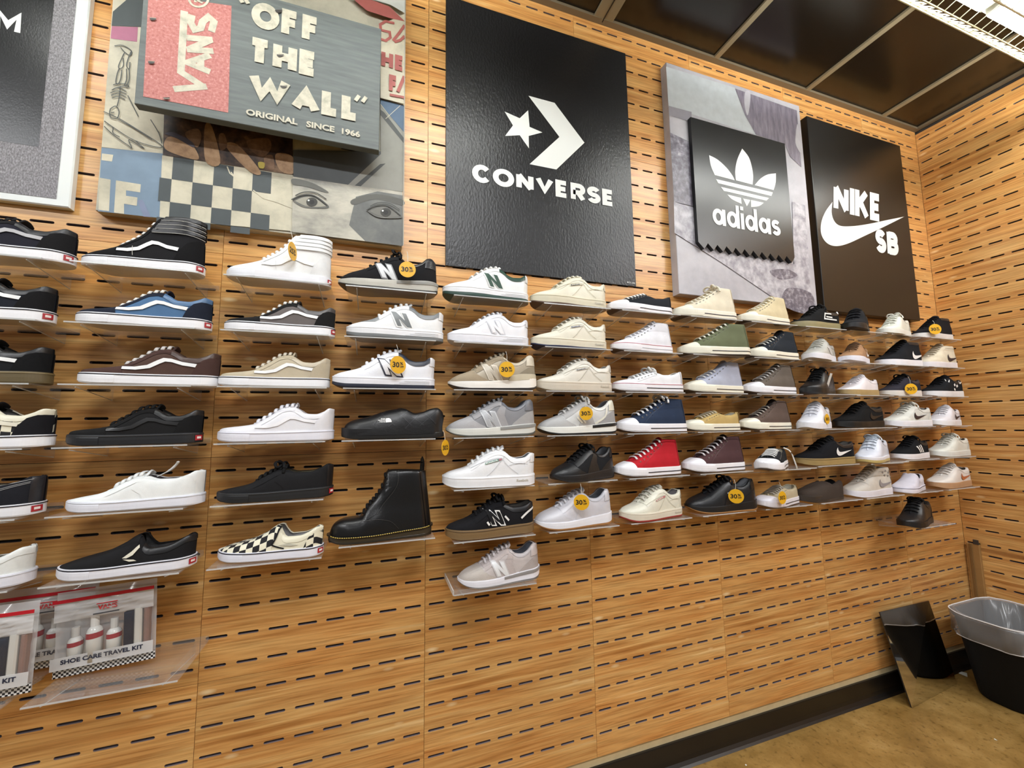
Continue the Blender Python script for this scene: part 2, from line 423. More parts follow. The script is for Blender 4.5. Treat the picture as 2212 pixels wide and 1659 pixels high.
def floor_mat():
    m = bpy.data.materials.new('stained_concrete'); nt, b = nodes_of(m); N = nt.nodes.new; L = nt.links
    tc = N('ShaderNodeTexCoord')
    n = N('ShaderNodeTexNoise'); n.inputs['Scale'].default_value = 4.5; n.inputs['Detail'].default_value = 10; n.inputs['Roughness'].default_value = .7; n.inputs['Distortion'].default_value = .15
    L.new(tc.outputs['Object'], n.inputs['Vector'])
    r = N('ShaderNodeValToRGB'); e = r.color_ramp.elements
    e[0].position = .3; e[0].color = hx('#6f5529'); e[1].position = .75; e[1].color = hx('#b39660')
    x = e.new(.46); x.color = hx('#8a6c39'); x = e.new(.58); x.color = hx('#9c7d47')
    L.new(n.outputs['Fac'], r.inputs[0])
    n2 = N('ShaderNodeTexNoise'); n2.inputs['Scale'].default_value = 55; n2.inputs['Detail'].default_value = 5
    L.new(tc.outputs['Object'], n2.inputs['Vector'])
    r2 = N('ShaderNodeValToRGB'); r2.color_ramp.elements[0].position = .3; r2.color_ramp.elements[0].color = (.42, .38, .3, 1); r2.color_ramp.elements[1].position = .44
    L.new(n2.outputs['Fac'], r2.inputs[0])
    mx = N('ShaderNodeMix'); mx.data_type = 'RGBA'; mx.blend_type = 'MULTIPLY'; mx.inputs[0].default_value = .7
    L.new(r.outputs[0], mx.inputs[6]); L.new(r2.outputs[0], mx.inputs[7]); L.new(mx.outputs[2], b.inputs['Base Color'])
    b.inputs['Roughness'].default_value = .34
    return m
floor = struct(MB().box(-3.2, X_CORNER + .1, -7.0, .1, -.08, 0).build('floor', floor_mat()))
# ceiling: dark glossy tiles in a brown grid
ceiling = struct(MB().box(-3.2, X_CORNER + .1, -7.0, .1, Z_CEIL + .03, Z_CEIL + .06).build('ceiling', mat('#0c0b0a')))
TILE = mat('#17120d', 'gloss', .22)
GRID = mat('#857a62', 'plain', .45)
xs = [1.3 - .625 * i for i in range(1, 8)][::-1] + [1.315, 1.935, 2.552, 3.166, X_CORNER]
for i in range(len(xs) - 1):
    for j in range(4):
        y1 = -.004 - 1.22 * j
        MB().bevel_box(xs[i] + .002, xs[i + 1] - .002, -.606, .606, -.006, .006, .003).build('ceiling_tile', TILE, ceiling).location = (0, y1 - .61, Z_CEIL + .012)
for i, x in enumerate(xs[:-1]):
    w = .045 if abs(x - 1.315) < .01 else .013
    MB().box(x - w, x + w, -4.9, -.012, Z_CEIL - .004, Z_CEIL + .006).build('grid_bar', GRID, ceiling)
MB().box(1.313, 1.317, -4.9, -.012, Z_CEIL - .006, Z_CEIL - .004).build('grid_joint', mat('#1c1815'), ceiling)
for y in (-1.224, -2.444, -3.664): MB().box(-3.1, X_CORNER - .03, y - .013, y + .013, Z_CEIL - .005, Z_CEIL + .006).build('grid_bar', GRID, ceiling)
MB().box(-3.2, X_CORNER - .026, -.026, -.0005, Z_CEIL - .006, Z_CEIL + .006).build('wall_angle', mat('#6e6350', 'plain', .5), ceiling)
MB().box(X_CORNER - .026, X_CORNER - .0005, -4.9, -.0005, Z_CEIL - .006, Z_CEIL + .006).build('wall_angle', mat('#6e6350', 'plain', .5), ceiling)

# ------------------------------------------------------------------ strip lights over the wall
def tube_mat():
    m = bpy.data.materials.new('fluorescent_tube'); m.use_nodes = True; nt = m.node_tree; nt.nodes.clear()
    o = nt.nodes.new('ShaderNodeOutputMaterial'); e = nt.nodes.new('ShaderNodeEmission')
    e.inputs[0].default_value = (.98, 1.0, .975, 1); e.inputs[1].default_value = TUBE_POWER
    nt.links.new(e.outputs[0], o.inputs[0]); return m
TUBE = tube_mat()
WHITE_METAL = mat('#9b9a94', 'plain', .4)
WIRE = mat('#c9c6a8', 'plain', .4)
def strip_light(x0, x1, n, label):
    ln = x1 - x0
    t = thing('strip_light', label, 'light fixture', (x0, -.685, 2.83), 0, 'wire-guarded strip lights under the ceiling')
    m = MB().prism([(0, 0)], 0, 0) if 0 else MB()
    prof = [(-.04, .036), (-.036, .045), (-.03, .075), (.03, .075), (.036, .045), (.04, .036), (.034, .035), (.03, .04), (-.03, .04), (-.034, .035)]
    k = len(prof)
    m.add([(0, a, b) for a, b in prof] + [(ln, a, b) for a, b in prof], [(i, (i + 1) % k, (i + 1) % k + k, i + k) for i in range(k)] + [tuple(range(k))[::-1], tuple(range(k, 2 * k))])
    m.build('reflector', WHITE_METAL, t)
    for x in (.25, ln - .25):
        MB().tube([(x, 0, .074), (x, 0, Z_CEIL - 2.83 - .004)], .006).build('hanger', WHITE_METAL, t)
    seg = ln / n
    for i in range(n):
        a, b = i * seg + .035, (i + 1) * seg - .035
        MB().tube([(a, 0, .004), (b, 0, .004)], .026, 14).build('fluorescent_tube', TUBE, t, True)
        for q in (a, b):
            MB().box(q - .018 if q == a else q + .001, q - .001 if q == a else q + .018, -.02, .02, -.012, .042).build('lamp_holder', WHITE_METAL, t)
    g = MB()
    for y, z in ((-.078, -.012), (.078, -.012), (-.04, -.05), (.04, -.05)):
        g.tube([(0, y, z), (ln, y, z)], .003, 5)
    g.build('guard_rail', WIRE, t)
    g = MB(); nz = int(ln / .045)
    for i in range(nz):
        x = i * ln / nz; d = ln / nz
        for s in (-1, 1):
            g.tube([(x, s * .078, -.012), (x + d / 2, s * .04, -.05), (x + d, s * .078, -.012)], .0022, 4)
        g.tube([(x, -.04, -.05), (x + d / 2, .04, -.05)], .0018, 4)
    g.build('guard_mesh', WIRE, t, kind='stuff')
    MB().box(0, ln, .0795, .083, -.022, .004).build('guard_strip', WIRE, t)
    MB().box(0, ln, -.083, -.0795, -.022, .004).build('guard_strip', WIRE, t)
strip_light(1.63, 3.47, 2, 'strip light in a wire guard at the top right corner near the side wall')
strip_light(-.87, 1.0, 2, 'strip light in a wire guard above the plywood skate sign')
strip_light(-3.1, -1.45, 2, 'strip light in a wire guard furthest left, beyond the frame')

# ------------------------------------------------------------------ signs on the wall
def rough_black(name, col, scale, strength, rough):
    m = bpy.data.materials.new(name); nt, b = nodes_of(m); N = nt.nodes.new; L = nt.links
    b.inputs['Base Color'].default_value = hx(col); b.inputs['Roughness'].default_value = rough
    tc = N('ShaderNodeTexCoord'); mp = N('ShaderNodeMapping'); mp.inputs['Scale'].default_value = (scale, scale, scale * .55)
    n = N('ShaderNodeTexNoise'); n.inputs['Scale'].default_value = 1; n.inputs['Detail'].default_value = 2.5
    bp = N('ShaderNodeBump'); bp.inputs['Strength'].default_value = strength; bp.inputs['Distance'].default_value = .003
    L.new(tc.outputs['Object'], mp.inputs[0]); L.new(mp.outputs[0], n.inputs['Vector']); L.new(n.outputs['Fac'], bp.inputs['Height']); L.new(bp.outputs['Normal'], b.inputs['Normal'])
    return m
SIGN_WHITE = mat('#e4e8e4', 'plain', .5)
def blotch_mat(name, cols, scale, rough=.5, stretch=(1, 1, 1), detail=6):
    m = bpy.data.materials.new(name); nt, b = nodes_of(m); N = nt.nodes.new; L = nt.links
    tc = N('ShaderNodeTexCoord'); mp = N('ShaderNodeMapping'); mp.inputs['Scale'].default_value = tuple(scale * k for k in stretch)
    n = N('ShaderNodeTexNoise'); n.inputs['Scale'].default_value = 1; n.inputs['Detail'].default_value = detail; n.inputs['Distortion'].default_value = .2; n.inputs['Roughness'].default_value = .62
    r = N('ShaderNodeValToRGB'); e = r.color_ramp.elements
    e[0].position = .3; e[0].color = hx(cols[0]); e[1].position = .72; e[1].color = hx(cols[-1])
    for i, c in enumerate(cols[1:-1]):
        x = e.new(.3 + .42 * (i + 1) / (len(cols) - 1)); x.color = hx(c)
    L.new(tc.outputs['Object'], mp.inputs[0]); L.new(mp.outputs[0], n.inputs['Vector']); L.new(n.outputs['Fac'], r.inputs[0]); L.new(r.outputs[0], b.inputs['Base Color'])
    b.inputs['Roughness'].default_value = rough
    return m
def curve(pts, n=6):
    out = []
    P = pts
    for i in range(len(P) - 1):
        p0, p1, p2, p3 = P[max(0, i - 1)], P[i], P[i + 1], P[min(len(P) - 1, i + 2)]
        for k in range(n):
            u = k / n
            out.append(tuple(.5 * (2 * p1[c] + (p2[c] - p0[c]) * u + (2 * p0[c] - 5 * p1[c] + 4 * p2[c] - p3[c]) * u * u + (3 * p1[c] - p0[c] - 3 * p2[c] + p3[c]) * u ** 3) for c in (0, 1)))
    return out + [P[-1]]
def blob(q, n=5):
    out = []
    m = len(q)
    for i in range(m):
        a, b, c, d = q[i - 1], q[i], q[(i + 1) % m], q[(i + 2) % m]
        for k in range(n):
            u = k / n
            out.append(tuple(.5 * (2 * b[j] + (c[j] - a[j]) * u + (2 * a[j] - 5 * b[j] + 4 * c[j] - d[j]) * u * u + (3 * b[j] - a[j] - 3 * c[j] + d[j]) * u ** 3) for j in (0, 1)))
    return out
SMOOTH = {'raised_arm', 'crowd_figure', 'dark_shirt', 'brow', 'eye', 'flower', 'drapery_fold', 'dark_rubble'}
class Print:
    """flat print on the front of a sign: polygons and lettering given by where they show in the photograph"""
    def __init__(s, root, d): s.root, s.d, s.k = root, d, 0
    def W(s, pts): return [at(px, py, s.d) for px, py in pts]
    def y(s): s.k += 1; return -s.d - .0004 - .0004 * s.k
    def poly(s, name, m, *polys):
        y = s.y()
        for p in polys: o = s.done(MB().flat(s.W(blob(p) if name in SMOOTH else p), y), name, m)
        return o
    def lines(s, name, m, w, *lines):
        mb = MB(); y = s.y()
        for l in lines:
            y -= .00006; v, f = stroke_poly(s.W(l), w); mb.add([(a, y, b) for a, b in v], f)
        return s.done(mb, name, m)
    def done(s, mb, name, m):
        o = mb.build(name, m)
        mw = s.root.location
        o.parent = s.root; o.location = (-mw.x, -mw.y, -mw.z)
        return o
    def box(s, l, r, t, b):
        """x0,x1 from a left and a right pixel, z0,z1 from a top and a bottom pixel"""
        return at(*l, s.d)[0], at(*r, s.d)[0], at(*b, s.d)[1], at(*t, s.d)[1]
    def text(o, name, m, txt, l, r, t, b, **k):
        x0, x1, z0, z1 = o.box(l, r, t, b)
        return o.done(stroke_text(txt, x0, x1, z0, z1, o.y(), **k), name, m)
    def font(s, name, m, txt, l, r, t, b, bold=.02, shear=0):
        x0, x1, z0, z1 = s.box(l, r, t, b)
        return s.done(font_box(MB(), txt, x0, x1, z0, z1, s.y(), bold, shear), name, m)

def sign_root(name, label, x0, x1, r0, r1):
    return thing(name, label, 'sign', ((x0 + x1) / 2, 0, zr(r1)))
# --- black sign with a star and chevron
_sd = .008
_x0, _x1, _z0, _z1 = at(963, 300, _sd)[0], at(1363, 370, _sd)[0], at(1371, 619, _sd)[1], at(1353, 121, _sd)[1] + .012
t = sign_root('wall_sign', 'large black textured sign with a white star and chevron over white lettering', _x0, _x1, -.7, ROW_FLOOR - _z0 / PITCH)
MB().bevel_box(-(_x1 - _x0) / 2, (_x1 - _x0) / 2, -_sd, -.001, 0, _z1 - _z0, .001).build('board', rough_black('pebbled_black', '#19191a', 130, .5, .36), t)
p = Print(t, _sd)
C = (920, 0, 2.592)
def cv(pts, o): return [(o[0] + x / o[2], o[1] + y / o[2]) for x, y in pts]
p.poly('star', SIGN_WHITE, cv([(440, 625), (525, 663), (572, 618), (580, 711), (652, 742), (575, 762), (577, 832), (525, 758), (443, 762), (487, 703)], C))
p.poly('chevron', SIGN_WHITE, cv([(573, 537), (720, 577), (887, 800), (730, 950), (580, 920), (747, 768)], C))
p.text('lettering', SIGN_WHITE, 'CONVERSE', (1019.5, 375), (1326.5, 428), (1037.7, 356), (1037.7, 395), s=.27, gap=.1)

p.font('small_lettering', SIGN_WHITE, 'MYC11_3050', (1354, 610), (1371, 614), (1354, 608.5), (1354, 612), bold=.01)

# --- white framed sign cut off at the left edge
_ex, _ez = at(150, 449, .02)
t = sign_root('wall_sign', 'white-edged sign with grey fur border and black middle, cut off at left edge', _ex - .775, _ex, -1.2, ROW_FLOOR - _ez / PITCH)
MB().bevel_box(-.3875, .3875, -.02, -.001, 0, zr(-1.2) - _ez, .003).build('board', mat('#dfe4e2', 'plain', .5), t)
p = Print(t, .02)
_fx0, _fx1, _fz0, _fz1 = _ex - .745, at(122, 430, .02)[0], at(122, 430, .02)[1], zr(-.7)
mb = MB(); mb.flat([(_fx0, _fz0), (_fx1, _fz0), (_fx1, _fz1), (_fx0, _fz1)], p.y())
p.done(mb, 'fur_print', blotch_mat('grey_fur', ['#4a474a', '#6b686c', '#8c8a8e', '#aaa9ac'], 330, .5, (1, 1, .5)))
_bx1, _bz0 = at(84, 318, .02)
mb = MB(); mb.flat([(_ex - .67, _bz0), (_bx1, _bz0), (_bx1, zr(.2)), (_ex - .67, zr(.2))], p.y())
p.done(mb, 'black_print', rough_black('black_print', '#101112', 300, .1, .3))
p.text('lettering', SIGN_WHITE, 'M', (-11, 45), (47.5, 50), (20, 22), (20, 68), s=.25)

# --- collage poster behind the plywood sign
t = sign_root('wall_poster', 'collage poster with checkerboard, skeleton drawing and a pair of eyes', -.331, .483, -1.4, 12.52)
MB().bevel_box(-.407, .407, -.03, -.001, 0, 13.92 * PITCH, .001).build('board', blotch_mat('aged_paper', ['#9d9a8c', '#b9b5a3', '#c8c4b2'], 12, .55), t)
p = Print(t, .03)
CREAM = blotch_mat('cream_paper', ['#a9a592', '#c3bda7', '#cfc9b4'], 14, .55)
SLATE = mat('#41484a', 'print'); INK = mat('#3f4443', 'print')
D1 = (0, 0, 3.457); D2 = (500, 0, 3.456)
p.poly('skeleton_panel', CREAM, cv([(845, 0), (1130, 0), (1230, 830), (1222, 1150), (760, 1100)], D1))
p.poly('pink_patch', mat('#a5647e', 'print'), cv([(836, 198), (1032, 205), (1025, 315), (828, 290)], D1))
p.poly('dark_patch', SLATE, cv([(846, 90), (950, 0), (1115, 0), (1090, 205), (836, 195)], D1))
p.poly('blue_block', mat('#71869a', 'print'), cv([(762, 1105), (1222, 1150), (1195, 1630), (735, 1580)], D1))
p.poly('block_letter', CREAM, *[cv(q, D1) for q in ([(745, 1330), (830, 1345), (818, 1580), (738, 1570)], [(870, 1350), (1055, 1380), (1050, 1440), (945, 1425), (945, 1465), (1030, 1478), (1025, 1540), (930, 1525), (930, 1600), (855, 1590)], [(765, 1150), (850, 1160), (840, 1210), (762, 1200)])])
p.poly('blue_smudge', mat('#76809a', 'print'), cv([(1030, 1500), (1070, 1495), (1130, 1625), (1075, 1620)], D1))
# skeleton line drawing and fish
sk = [[(860, 350), (920, 345), (985, 385), (975, 420), (935, 395), (905, 360)], [(935, 400), (915, 440), (890, 500), (900, 520), (925, 500), (925, 440)], [(985, 390), (960, 450), (950, 500), (970, 520), (975, 470)],
      [(895, 520), (880, 560), (870, 620), (885, 635), (905, 600), (915, 530)], [(950, 520), (950, 600), (935, 640), (955, 640), (970, 590), (968, 520)], [(850, 640), (900, 630), (960, 640), (960, 660), (930, 650), (880, 660)],
      [(840, 680), (890, 660), (950, 690)], [(830, 700), (890, 685), (950, 710)], [(835, 720), (890, 705), (945, 730)], [(840, 740), (890, 728), (940, 750)], [(905, 650), (895, 740), (880, 800)],
      [(830, 820), (870, 800), (895, 840), (880, 890), (835, 885), (825, 850), (830, 820)], [(835, 850), (860, 845)], [(960, 720), (1000, 800), (1040, 880)], [(780, 840), (870, 880), (960, 930), (1210, 1090), (1150, 1100), (1000, 1050), (870, 970), (785, 910)],
      [(785, 950), (860, 1020), (960, 1090), (990, 1110), (970, 1050), (1080, 1115), (1020, 1060)], [(810, 930), (850, 960), (850, 1000), (900, 1030)], [(1130, 900), (1190, 1000), (1215, 1080)], [(890, 900), (1000, 960), (1140, 1050)]]
p.lines('line_drawing', INK, .0022, *[cv(curve(q, 4), D1) for q in sk])
# checkerboard
p.poly('checker_ground', CREAM, cv([(1215, 1165), (1890, 1265), (2188, 1310), (2188, 1730), (1195, 1640)], D1))
_a = at(350, 336, .03); _b = at(633, 500, .03)
cw = .0505; ch = .0695
mb = MB(); y = p.y(); zt0 = _a[1]
for i in range(6):
    for j in range(4):
        if (i + j) % 2 == 1:
            x0 = _a[0] - .022 + i * cw; x0c, x1c = max(x0, _a[0]), min(x0 + cw, _b[0] + .002)
            z1 = zt0 - j * ch; z0 = max(z1 - ch, zr(12.52) + .001)
            if x1c > x0c: p.done(MB().flat([(x0c, z0), (x1c, z0), (x1c, z1), (x0c, z1)], y), 'checker_square', SLATE)
p.lines('frayed_thread', CREAM, .003, cv([(1700, 1250), (1720, 1300), (1770, 1340)], D1), cv([(0, 1290), (30, 1335)], D2), cv([(165, 1425), (240, 1485), (330, 1510), (460, 1560)], D2))
# crowd photograph
p.poly('crowd_photo', blotch_mat('crowd_photo', ['#17100d', '#3a2a20', '#5b4432', '#8a6d50'], 22, .5), cv([(1232, 830), (2188, 960), (2188, 1312), (1222, 1165)], D1))
SKIN = blotch_mat('lit_skin', ['#7d5f45', '#a58461', '#b99a77'], 30, .5); SKIN2 = blotch_mat('dim_skin', ['#4f3a2a', '#7a5c42', '#94755a'], 30, .5)
p.poly('raised_arm', SKIN, cv([(1250, 1040), (1330, 1030), (1440, 1090), (1490, 1195), (1380, 1180), (1240, 1120)], D1), cv([(1535, 950), (1590, 960), (1650, 1225), (1540, 1210)], D1), cv([(1690, 1100), (1780, 1090), (1950, 1290), (1870, 1290)], D1), cv([(330, 1165), (370, 1150), (460, 1180), (465, 1300), (380, 1290), (340, 1230)], D2))
p.poly('crowd_figure', SKIN2, cv([(1390, 1000), (1480, 970), (1510, 1030), (1480, 1110), (1420, 1060)], D1), cv([(1640, 1020), (1680, 1010), (1700, 1100), (1650, 1130)], D1), cv([(120, 1060), (270, 1040), (300, 1110), (240, 1180), (160, 1140)], D2), cv([(250, 1180), (310, 1170), (320, 1270), (260, 1260)], D2))
p.poly('dark_shirt', mat('#4a4550', 'print'), cv([(1240, 1010), (1310, 1000), (1440, 1070), (1450, 1110), (1330, 1045)], D1))
p.poly('flower', mat('#b5a44a', 'print'), cv([(205, 1220), (250, 1225), (245, 1265), (210, 1260)], D2))
# dark jacket, stripes and portrait
p.poly('dark_jacket', mat('#4d5152', 'print'), cv([(465, 1130), (1120, 1140), (1115, 1230), (870, 1390), (465, 1330)], D2))
p.poly('grey_cloth', mat('#8f8f87', 'print'), cv([(1112, 780), (1290, 960), (1280, 1440), (950, 1405), (870, 1390), (1115, 1160)], D2))
p.poly('sleeve_stripe', mat('#4c4f4e', 'print'), cv([(1112, 830), (1140, 850), (1285, 1040), (1285, 1080), (1112, 870)], D2), cv([(1110, 1235), (1150, 1230), (960, 1405), (915, 1400)], D2))
p.poly('denim_patch', mat('#4f6781', 'print'), cv([(1112, 755), (1290, 800), (1288, 1000), (1112, 790)], D2))
p.lines('denim_stitch', mat('#c9c6b4', 'print'), .0018, cv([(1150, 900), (1260, 800)], D2), cv([(1112, 790), (1180, 880)], D2))
p.poly('portrait', blotch_mat('portrait', ['#7c7b74', '#a09d91', '#b9b5a6', '#c5c0b0'], 7, .5, (1, 1, 2)), cv([(463, 1330), (870, 1390), (1278, 1445), (1280, 1845), (455, 1740)], D2))
p.poly('shaded_cheek', blotch_mat('shaded_cheek', ['#484a49', '#5f615e', '#77776f'], 9, .5), cv([(930, 1480), (1090, 1440), (1278, 1470), (1278, 1845), (1000, 1810), (880, 1690), (900, 1600)], D2))
p.poly('brow', mat('#54544f', 'print'), cv([(463, 1345), (600, 1375), (720, 1440), (700, 1450), (560, 1405), (463, 1390)], D2), cv([(905, 1500), (1080, 1460), (1270, 1500), (1270, 1545), (1080, 1500), (915, 1540)], D2))
for o_, k_ in ((0, 1.0), (1, .95)):
    cx_, cy_ = ((592, 1520), (1140, 1598))[o_]
    E_ = lambda q: cv([(cx_ + a * k_, cy_ + b * k_) for a, b in q], D2)
    p.poly('eye', blotch_mat('eye_shade', ['#4a4a45', '#5d5d57', '#74736b'], 20, .5), E_(blob([(-130, -20), (-60, -52), (30, -48), (100, -5), (138, 40), (60, 48), (-40, 42), (-100, 15)], 4)))
    p.poly('eye_white', mat('#989588' if o_ == 0 else '#6d6c66', 'print'), E_(curve([(-112, -8), (-50, -34), (30, -30), (118, 32)], 4) + curve([(118, 32), (40, 38), (-40, 28), (-112, -8)], 4)[1:]))
    p.poly('iris', mat('#35342f', 'print'), E_([(12 + 42 * math.cos(q), 2 + 34 * math.sin(q)) for q in np.linspace(0, 2 * PI, 17)[:-1]]))
    p.poly('pupil', mat('#1c1b19', 'print'), E_([(12 + 19 * math.cos(q), 2 + 17 * math.sin(q)) for q in np.linspace(0, 2 * PI, 13)[:-1]]))
    p.poly('eye_glint', SIGN_WHITE, E_([(-12 + 8 * math.cos(q), -10 + 7 * math.sin(q)) for q in np.linspace(0, 2 * PI, 9)[:-1]]))
    p.lines('eyelid', mat('#3a3a36', 'print'), .003, E_(curve([(-140, -14), (-60, -48), (30, -44), (125, 26)], 5)), E_(curve([(-110, -44), (-50, -70), (40, -66), (120, -18)], 5)))
# red script block at the right
p.poly('script_ground', CREAM, cv([(1112, 215), (1295, 130), (1292, 800), (1112, 755)], D2))
RED = mat('#a35953', 'print')
p.poly('red_ribbon', RED, cv([(880, 0), (960, 0), (1180, 80), (1293, 190), (1180, 165), (1010, 110)], D2))
p.poly('white_ribbon', mat('#c9ccc6', 'print'), cv([(970, 0), (1295, 0), (1293, 130), (1190, 70)], D2))
for _l in (cv([(1215, 205), (1150, 190), (1110, 215), (1115, 255), (1180, 270), (1185, 310), (1150, 335), (1110, 320)], D2), cv([(1205, 335), (1255, 270), (1290, 220)], D2), cv([(1215, 345), (1260, 330), (1290, 300)], D2), cv([(1180, 735), (1290, 755)], D2)): p.lines('red_script', RED, .009, _l)
p.text('red_letters', RED, 'HE', (500 + 1118 / 3.456, 470 / 3.456), (500 + 1288 / 3.456, 520 / 3.456), (500 + 1118 / 3.456, 410 / 3.456), (500 + 1118 / 3.456, 525 / 3.456), s=.3)
p.lines('red_letter', RED, .011, cv([(1240, 715), (1288, 600)], D2))
p.text('red_letters', RED, 'F', (500 + 1175 / 3.456, 640 / 3.456), (500 + 1240 / 3.456, 660 / 3.456), (500 + 1175 / 3.456, 585 / 3.456), (500 + 1175 / 3.456, 710 / 3.456), s=.3)
p.poly('poster_margin', mat('#9f9d92', 'print'), cv([(1292, 0), (1299, 0), (1283, 1846), (1277, 1846)], D2))

# --- plywood sign in front of the collage
t = sign_root('wall_sign', 'dark grey plywood sign with red block and three lines of cream lettering', -.2225, .4035, 3.35, 8.95)
t.location.y = -.03
def ply_mat():
    m = bpy.data.materials.new('painted_plywood'); nt, b = nodes_of(m); N = nt.nodes.new; L = nt.links
    tc = N('ShaderNodeTexCoord'); mp = N('ShaderNodeMapping'); mp.inputs['Scale'].default_value = (9, 1, 90)
    n = N('ShaderNodeTexNoise'); n.inputs['Scale'].default_value = 1; n.inputs['Detail'].default_value = 5
    r = N('ShaderNodeValToRGB'); e = r.color_ramp.elements; e[0].position = .3; e[0].color = hx('#535a5a'); e[1].position = .7; e[1].color = hx('#656c6a')
    bp = N('ShaderNodeBump'); bp.inputs['Strength'].default_value = .25; bp.inputs['Distance'].default_value = .001
    L.new(tc.outputs['Object'], mp.inputs[0]); L.new(mp.outputs[0], n.inputs['Vector']); L.new(n.outputs['Fac'], r.inputs[0]); L.new(r.outputs[0], b.inputs['Base Color'])
    L.new(n.outputs['Fac'], bp.inputs['Height']); L.new(bp.outputs['Normal'], b.inputs['Normal']); b.inputs['Roughness'].default_value = .6
    return m
MB().bevel_box(-.313, .313, -.09, -.066, 0, 5.6 * PITCH, .0015).build('board', ply_mat(), t)
for x in (-.22, .22):
    MB().box(x - .025, x + .025, -.066, -.0015, .04, 5.6 * PITCH - .04).build('spacer', mat('#2c2824'), t)
p = Print(t, .12)
p.poly('red_block', blotch_mat('worn_red', ['#97524c', '#ab6660', '#b4746d', '#c99b94'], 150, .6), cv([(1110, -45), (1730, 45), (1705, 843), (1070, 722)], D1))
OFFW = blotch_mat('worn_cream', ['#9f9d8c', '#bdb9a6', '#cbc7b5'], 40, .6)
Vs = [[(1378, 85), (1352, 540), (1530, 655)], [(1298, 668), (1545, 648)], [(1570, 415), (1400, 470), (1570, 540)], [(1500, 440), (1500, 520)], [(1595, 385), (1395, 372)], [(1405, 375), (1580, 300)], [(1590, 300), (1395, 285)],
      [(1580, 240), (1600, 165), (1560, 130), (1515, 165), (1500, 215), (1455, 225), (1425, 170), (1435, 115)]]
p.lines('vertical_lettering', OFFW, .0175, *[cv(q, D1) for q in Vs])
p.lines('ring_mark', OFFW, .006, cv(arc(1485, -5, 72, 60, 0, 360, 20), D1), cv([(1460, 20), (1465, -25), (1500, -25), (1505, 0), (1470, 5), (1515, 25)], D1))
p.text('lettering', OFFW, 'OFF', (543, 40), (692, 60), (577, 9.5), (577, 66), s=.3, gap=.08)
p.text('lettering', OFFW, 'THE', (538, 95), (688, 130), (556, 83), (556, 139), s=.32, gap=.08)
p.text('lettering', OFFW, 'WALL', (537, 185), (777, 245), (537, 157), (552, 218), s=.32, gap=.04)
p.lines('quote_marks', OFFW, .011, [(528, -4), (537, 10)], [(516, -6), (525, 8)], [(776, 208), (768, 219)], [(791, 211), (783, 222)])
p.font('small_lettering', OFFW, 'ORIGINAL   SINCE  1966', (532, 244), (778, 293), (537.6, 237), (537.6, 251), bold=.035)
KN = mat('#2a2523')
p.poly('bolt_hole', KN, *[cv(arc(a, b, 26, 17, 0, 180, 8), D1) for a, b in ((1148, 145), (1136, 468), (1248, 735))], *[cv(arc(a, b, 27, 22, 0, 180, 8), D2) for a, b in ((355, 82), (366, 412), (392, 645))])
p.lines('bolt_bars', mat('#8f8a7c'), .002, *[cv([(a - 24, b + 7), (a + 24, b + 12)], D1) for a, b in ((1148, 135), (1136, 458), (1248, 735))], *[cv([(a - 26, b + 7), (a + 26, b + 12)], D2) for a, b in ((366, 408), (392, 640))])

# --- grey photo poster with a black pennant
E4 = (1400, 100, 2.676)
t = sign_root('wall_poster', 'grey photo poster of rocks and cloth behind the black zigzag pennant', 1.622, 2.456, -.8, 13.29)
MB().bevel_box(-.416, .416, -.04, -.001, 0, 14.09 * PITCH, .002).build('board', blotch_mat('pale_photo', ['#9b9aa2', '#aeadb4', '#bdbcc2'], 6, .45), t)
p = Print(t, .04)
p.poly('sky', mat('#b9c0c4', 'print'), cv([(103, 118), (500, 240), (560, 400), (620, 510), (118, 350)], E4))
p.poly('horizon', mat('#8a8892', 'print'), cv([(118, 345), (250, 380), (250, 440), (122, 400)], E4))
p.poly('drapery', blotch_mat('drapery', ['#625c6a', '#7b7583', '#8f8a98'], 30, .45, (2, 1, .4)), cv([(500, 245), (858, 372), (885, 700), (820, 640), (790, 570), (620, 510), (560, 400)], E4))
p.poly('drapery_fold', mat('#b4b3ba', 'print'), cv([(560, 265), (590, 275), (575, 400), (555, 340)], E4), cv([(860, 450), (872, 520), (885, 620), (850, 560)], E4))
p.poly('dark_trees', blotch_mat('dark_trees', ['#3c3742', '#57525e', '#76727e', '#a5a3ac'], 40, .45), cv([(124, 500), (250, 560), (272, 930), (150, 900)], E4))
p.poly('boulders', blotch_mat('boulders', ['#77747e', '#98969f', '#b6b5bc', '#c6c6cb'], 22, .45), cv([(146, 900), (275, 940), (290, 1130), (420, 1200), (840, 1260), (830, 900), (905, 920), (945, 1540), (700, 1440), (420, 1250), (150, 1080)], E4))
p.poly('dark_rubble', blotch_mat('dark_rubble', ['#4a4552', '#6b6773', '#a9a8b0'], 55, .45), cv([(800, 1400), (940, 1430), (948, 1550), (780, 1500)], E4), cv([(700, 1300), (800, 1290), (860, 1330), (760, 1350)], E4))
t = thing('pennant_sign', 'black pennant with zigzag lower edge and white three-leaf emblem', 'sign', (2.02, -.04, zr(10.3)))
pts = []
TL, TR, BL, BR = at(1492, 250, .06), at(1697, 313, .06), at(1508, 520, .06), at(1716, 568, .06)
_x0, _x1 = (TL[0] + BL[0]) / 2, (TR[0] + BR[0]) / 2
_zt, _zb = (TL[1] + TR[1]) / 2, (BL[1] + BR[1]) / 2
nt_ = 11
zig = []
for i in range(nt_):
    w_ = (_x1 - _x0) / nt_
    zig += [(_x0 + w_ * i, _zb + .012), (_x0 + w_ * (i + .6), _zb - .016)]
zig += [(_x1, _zb + .012)]
poly = [(_x0, _zt)] + zig + [(_x1, _zt)]
mb = MB(); n_ = len(poly)
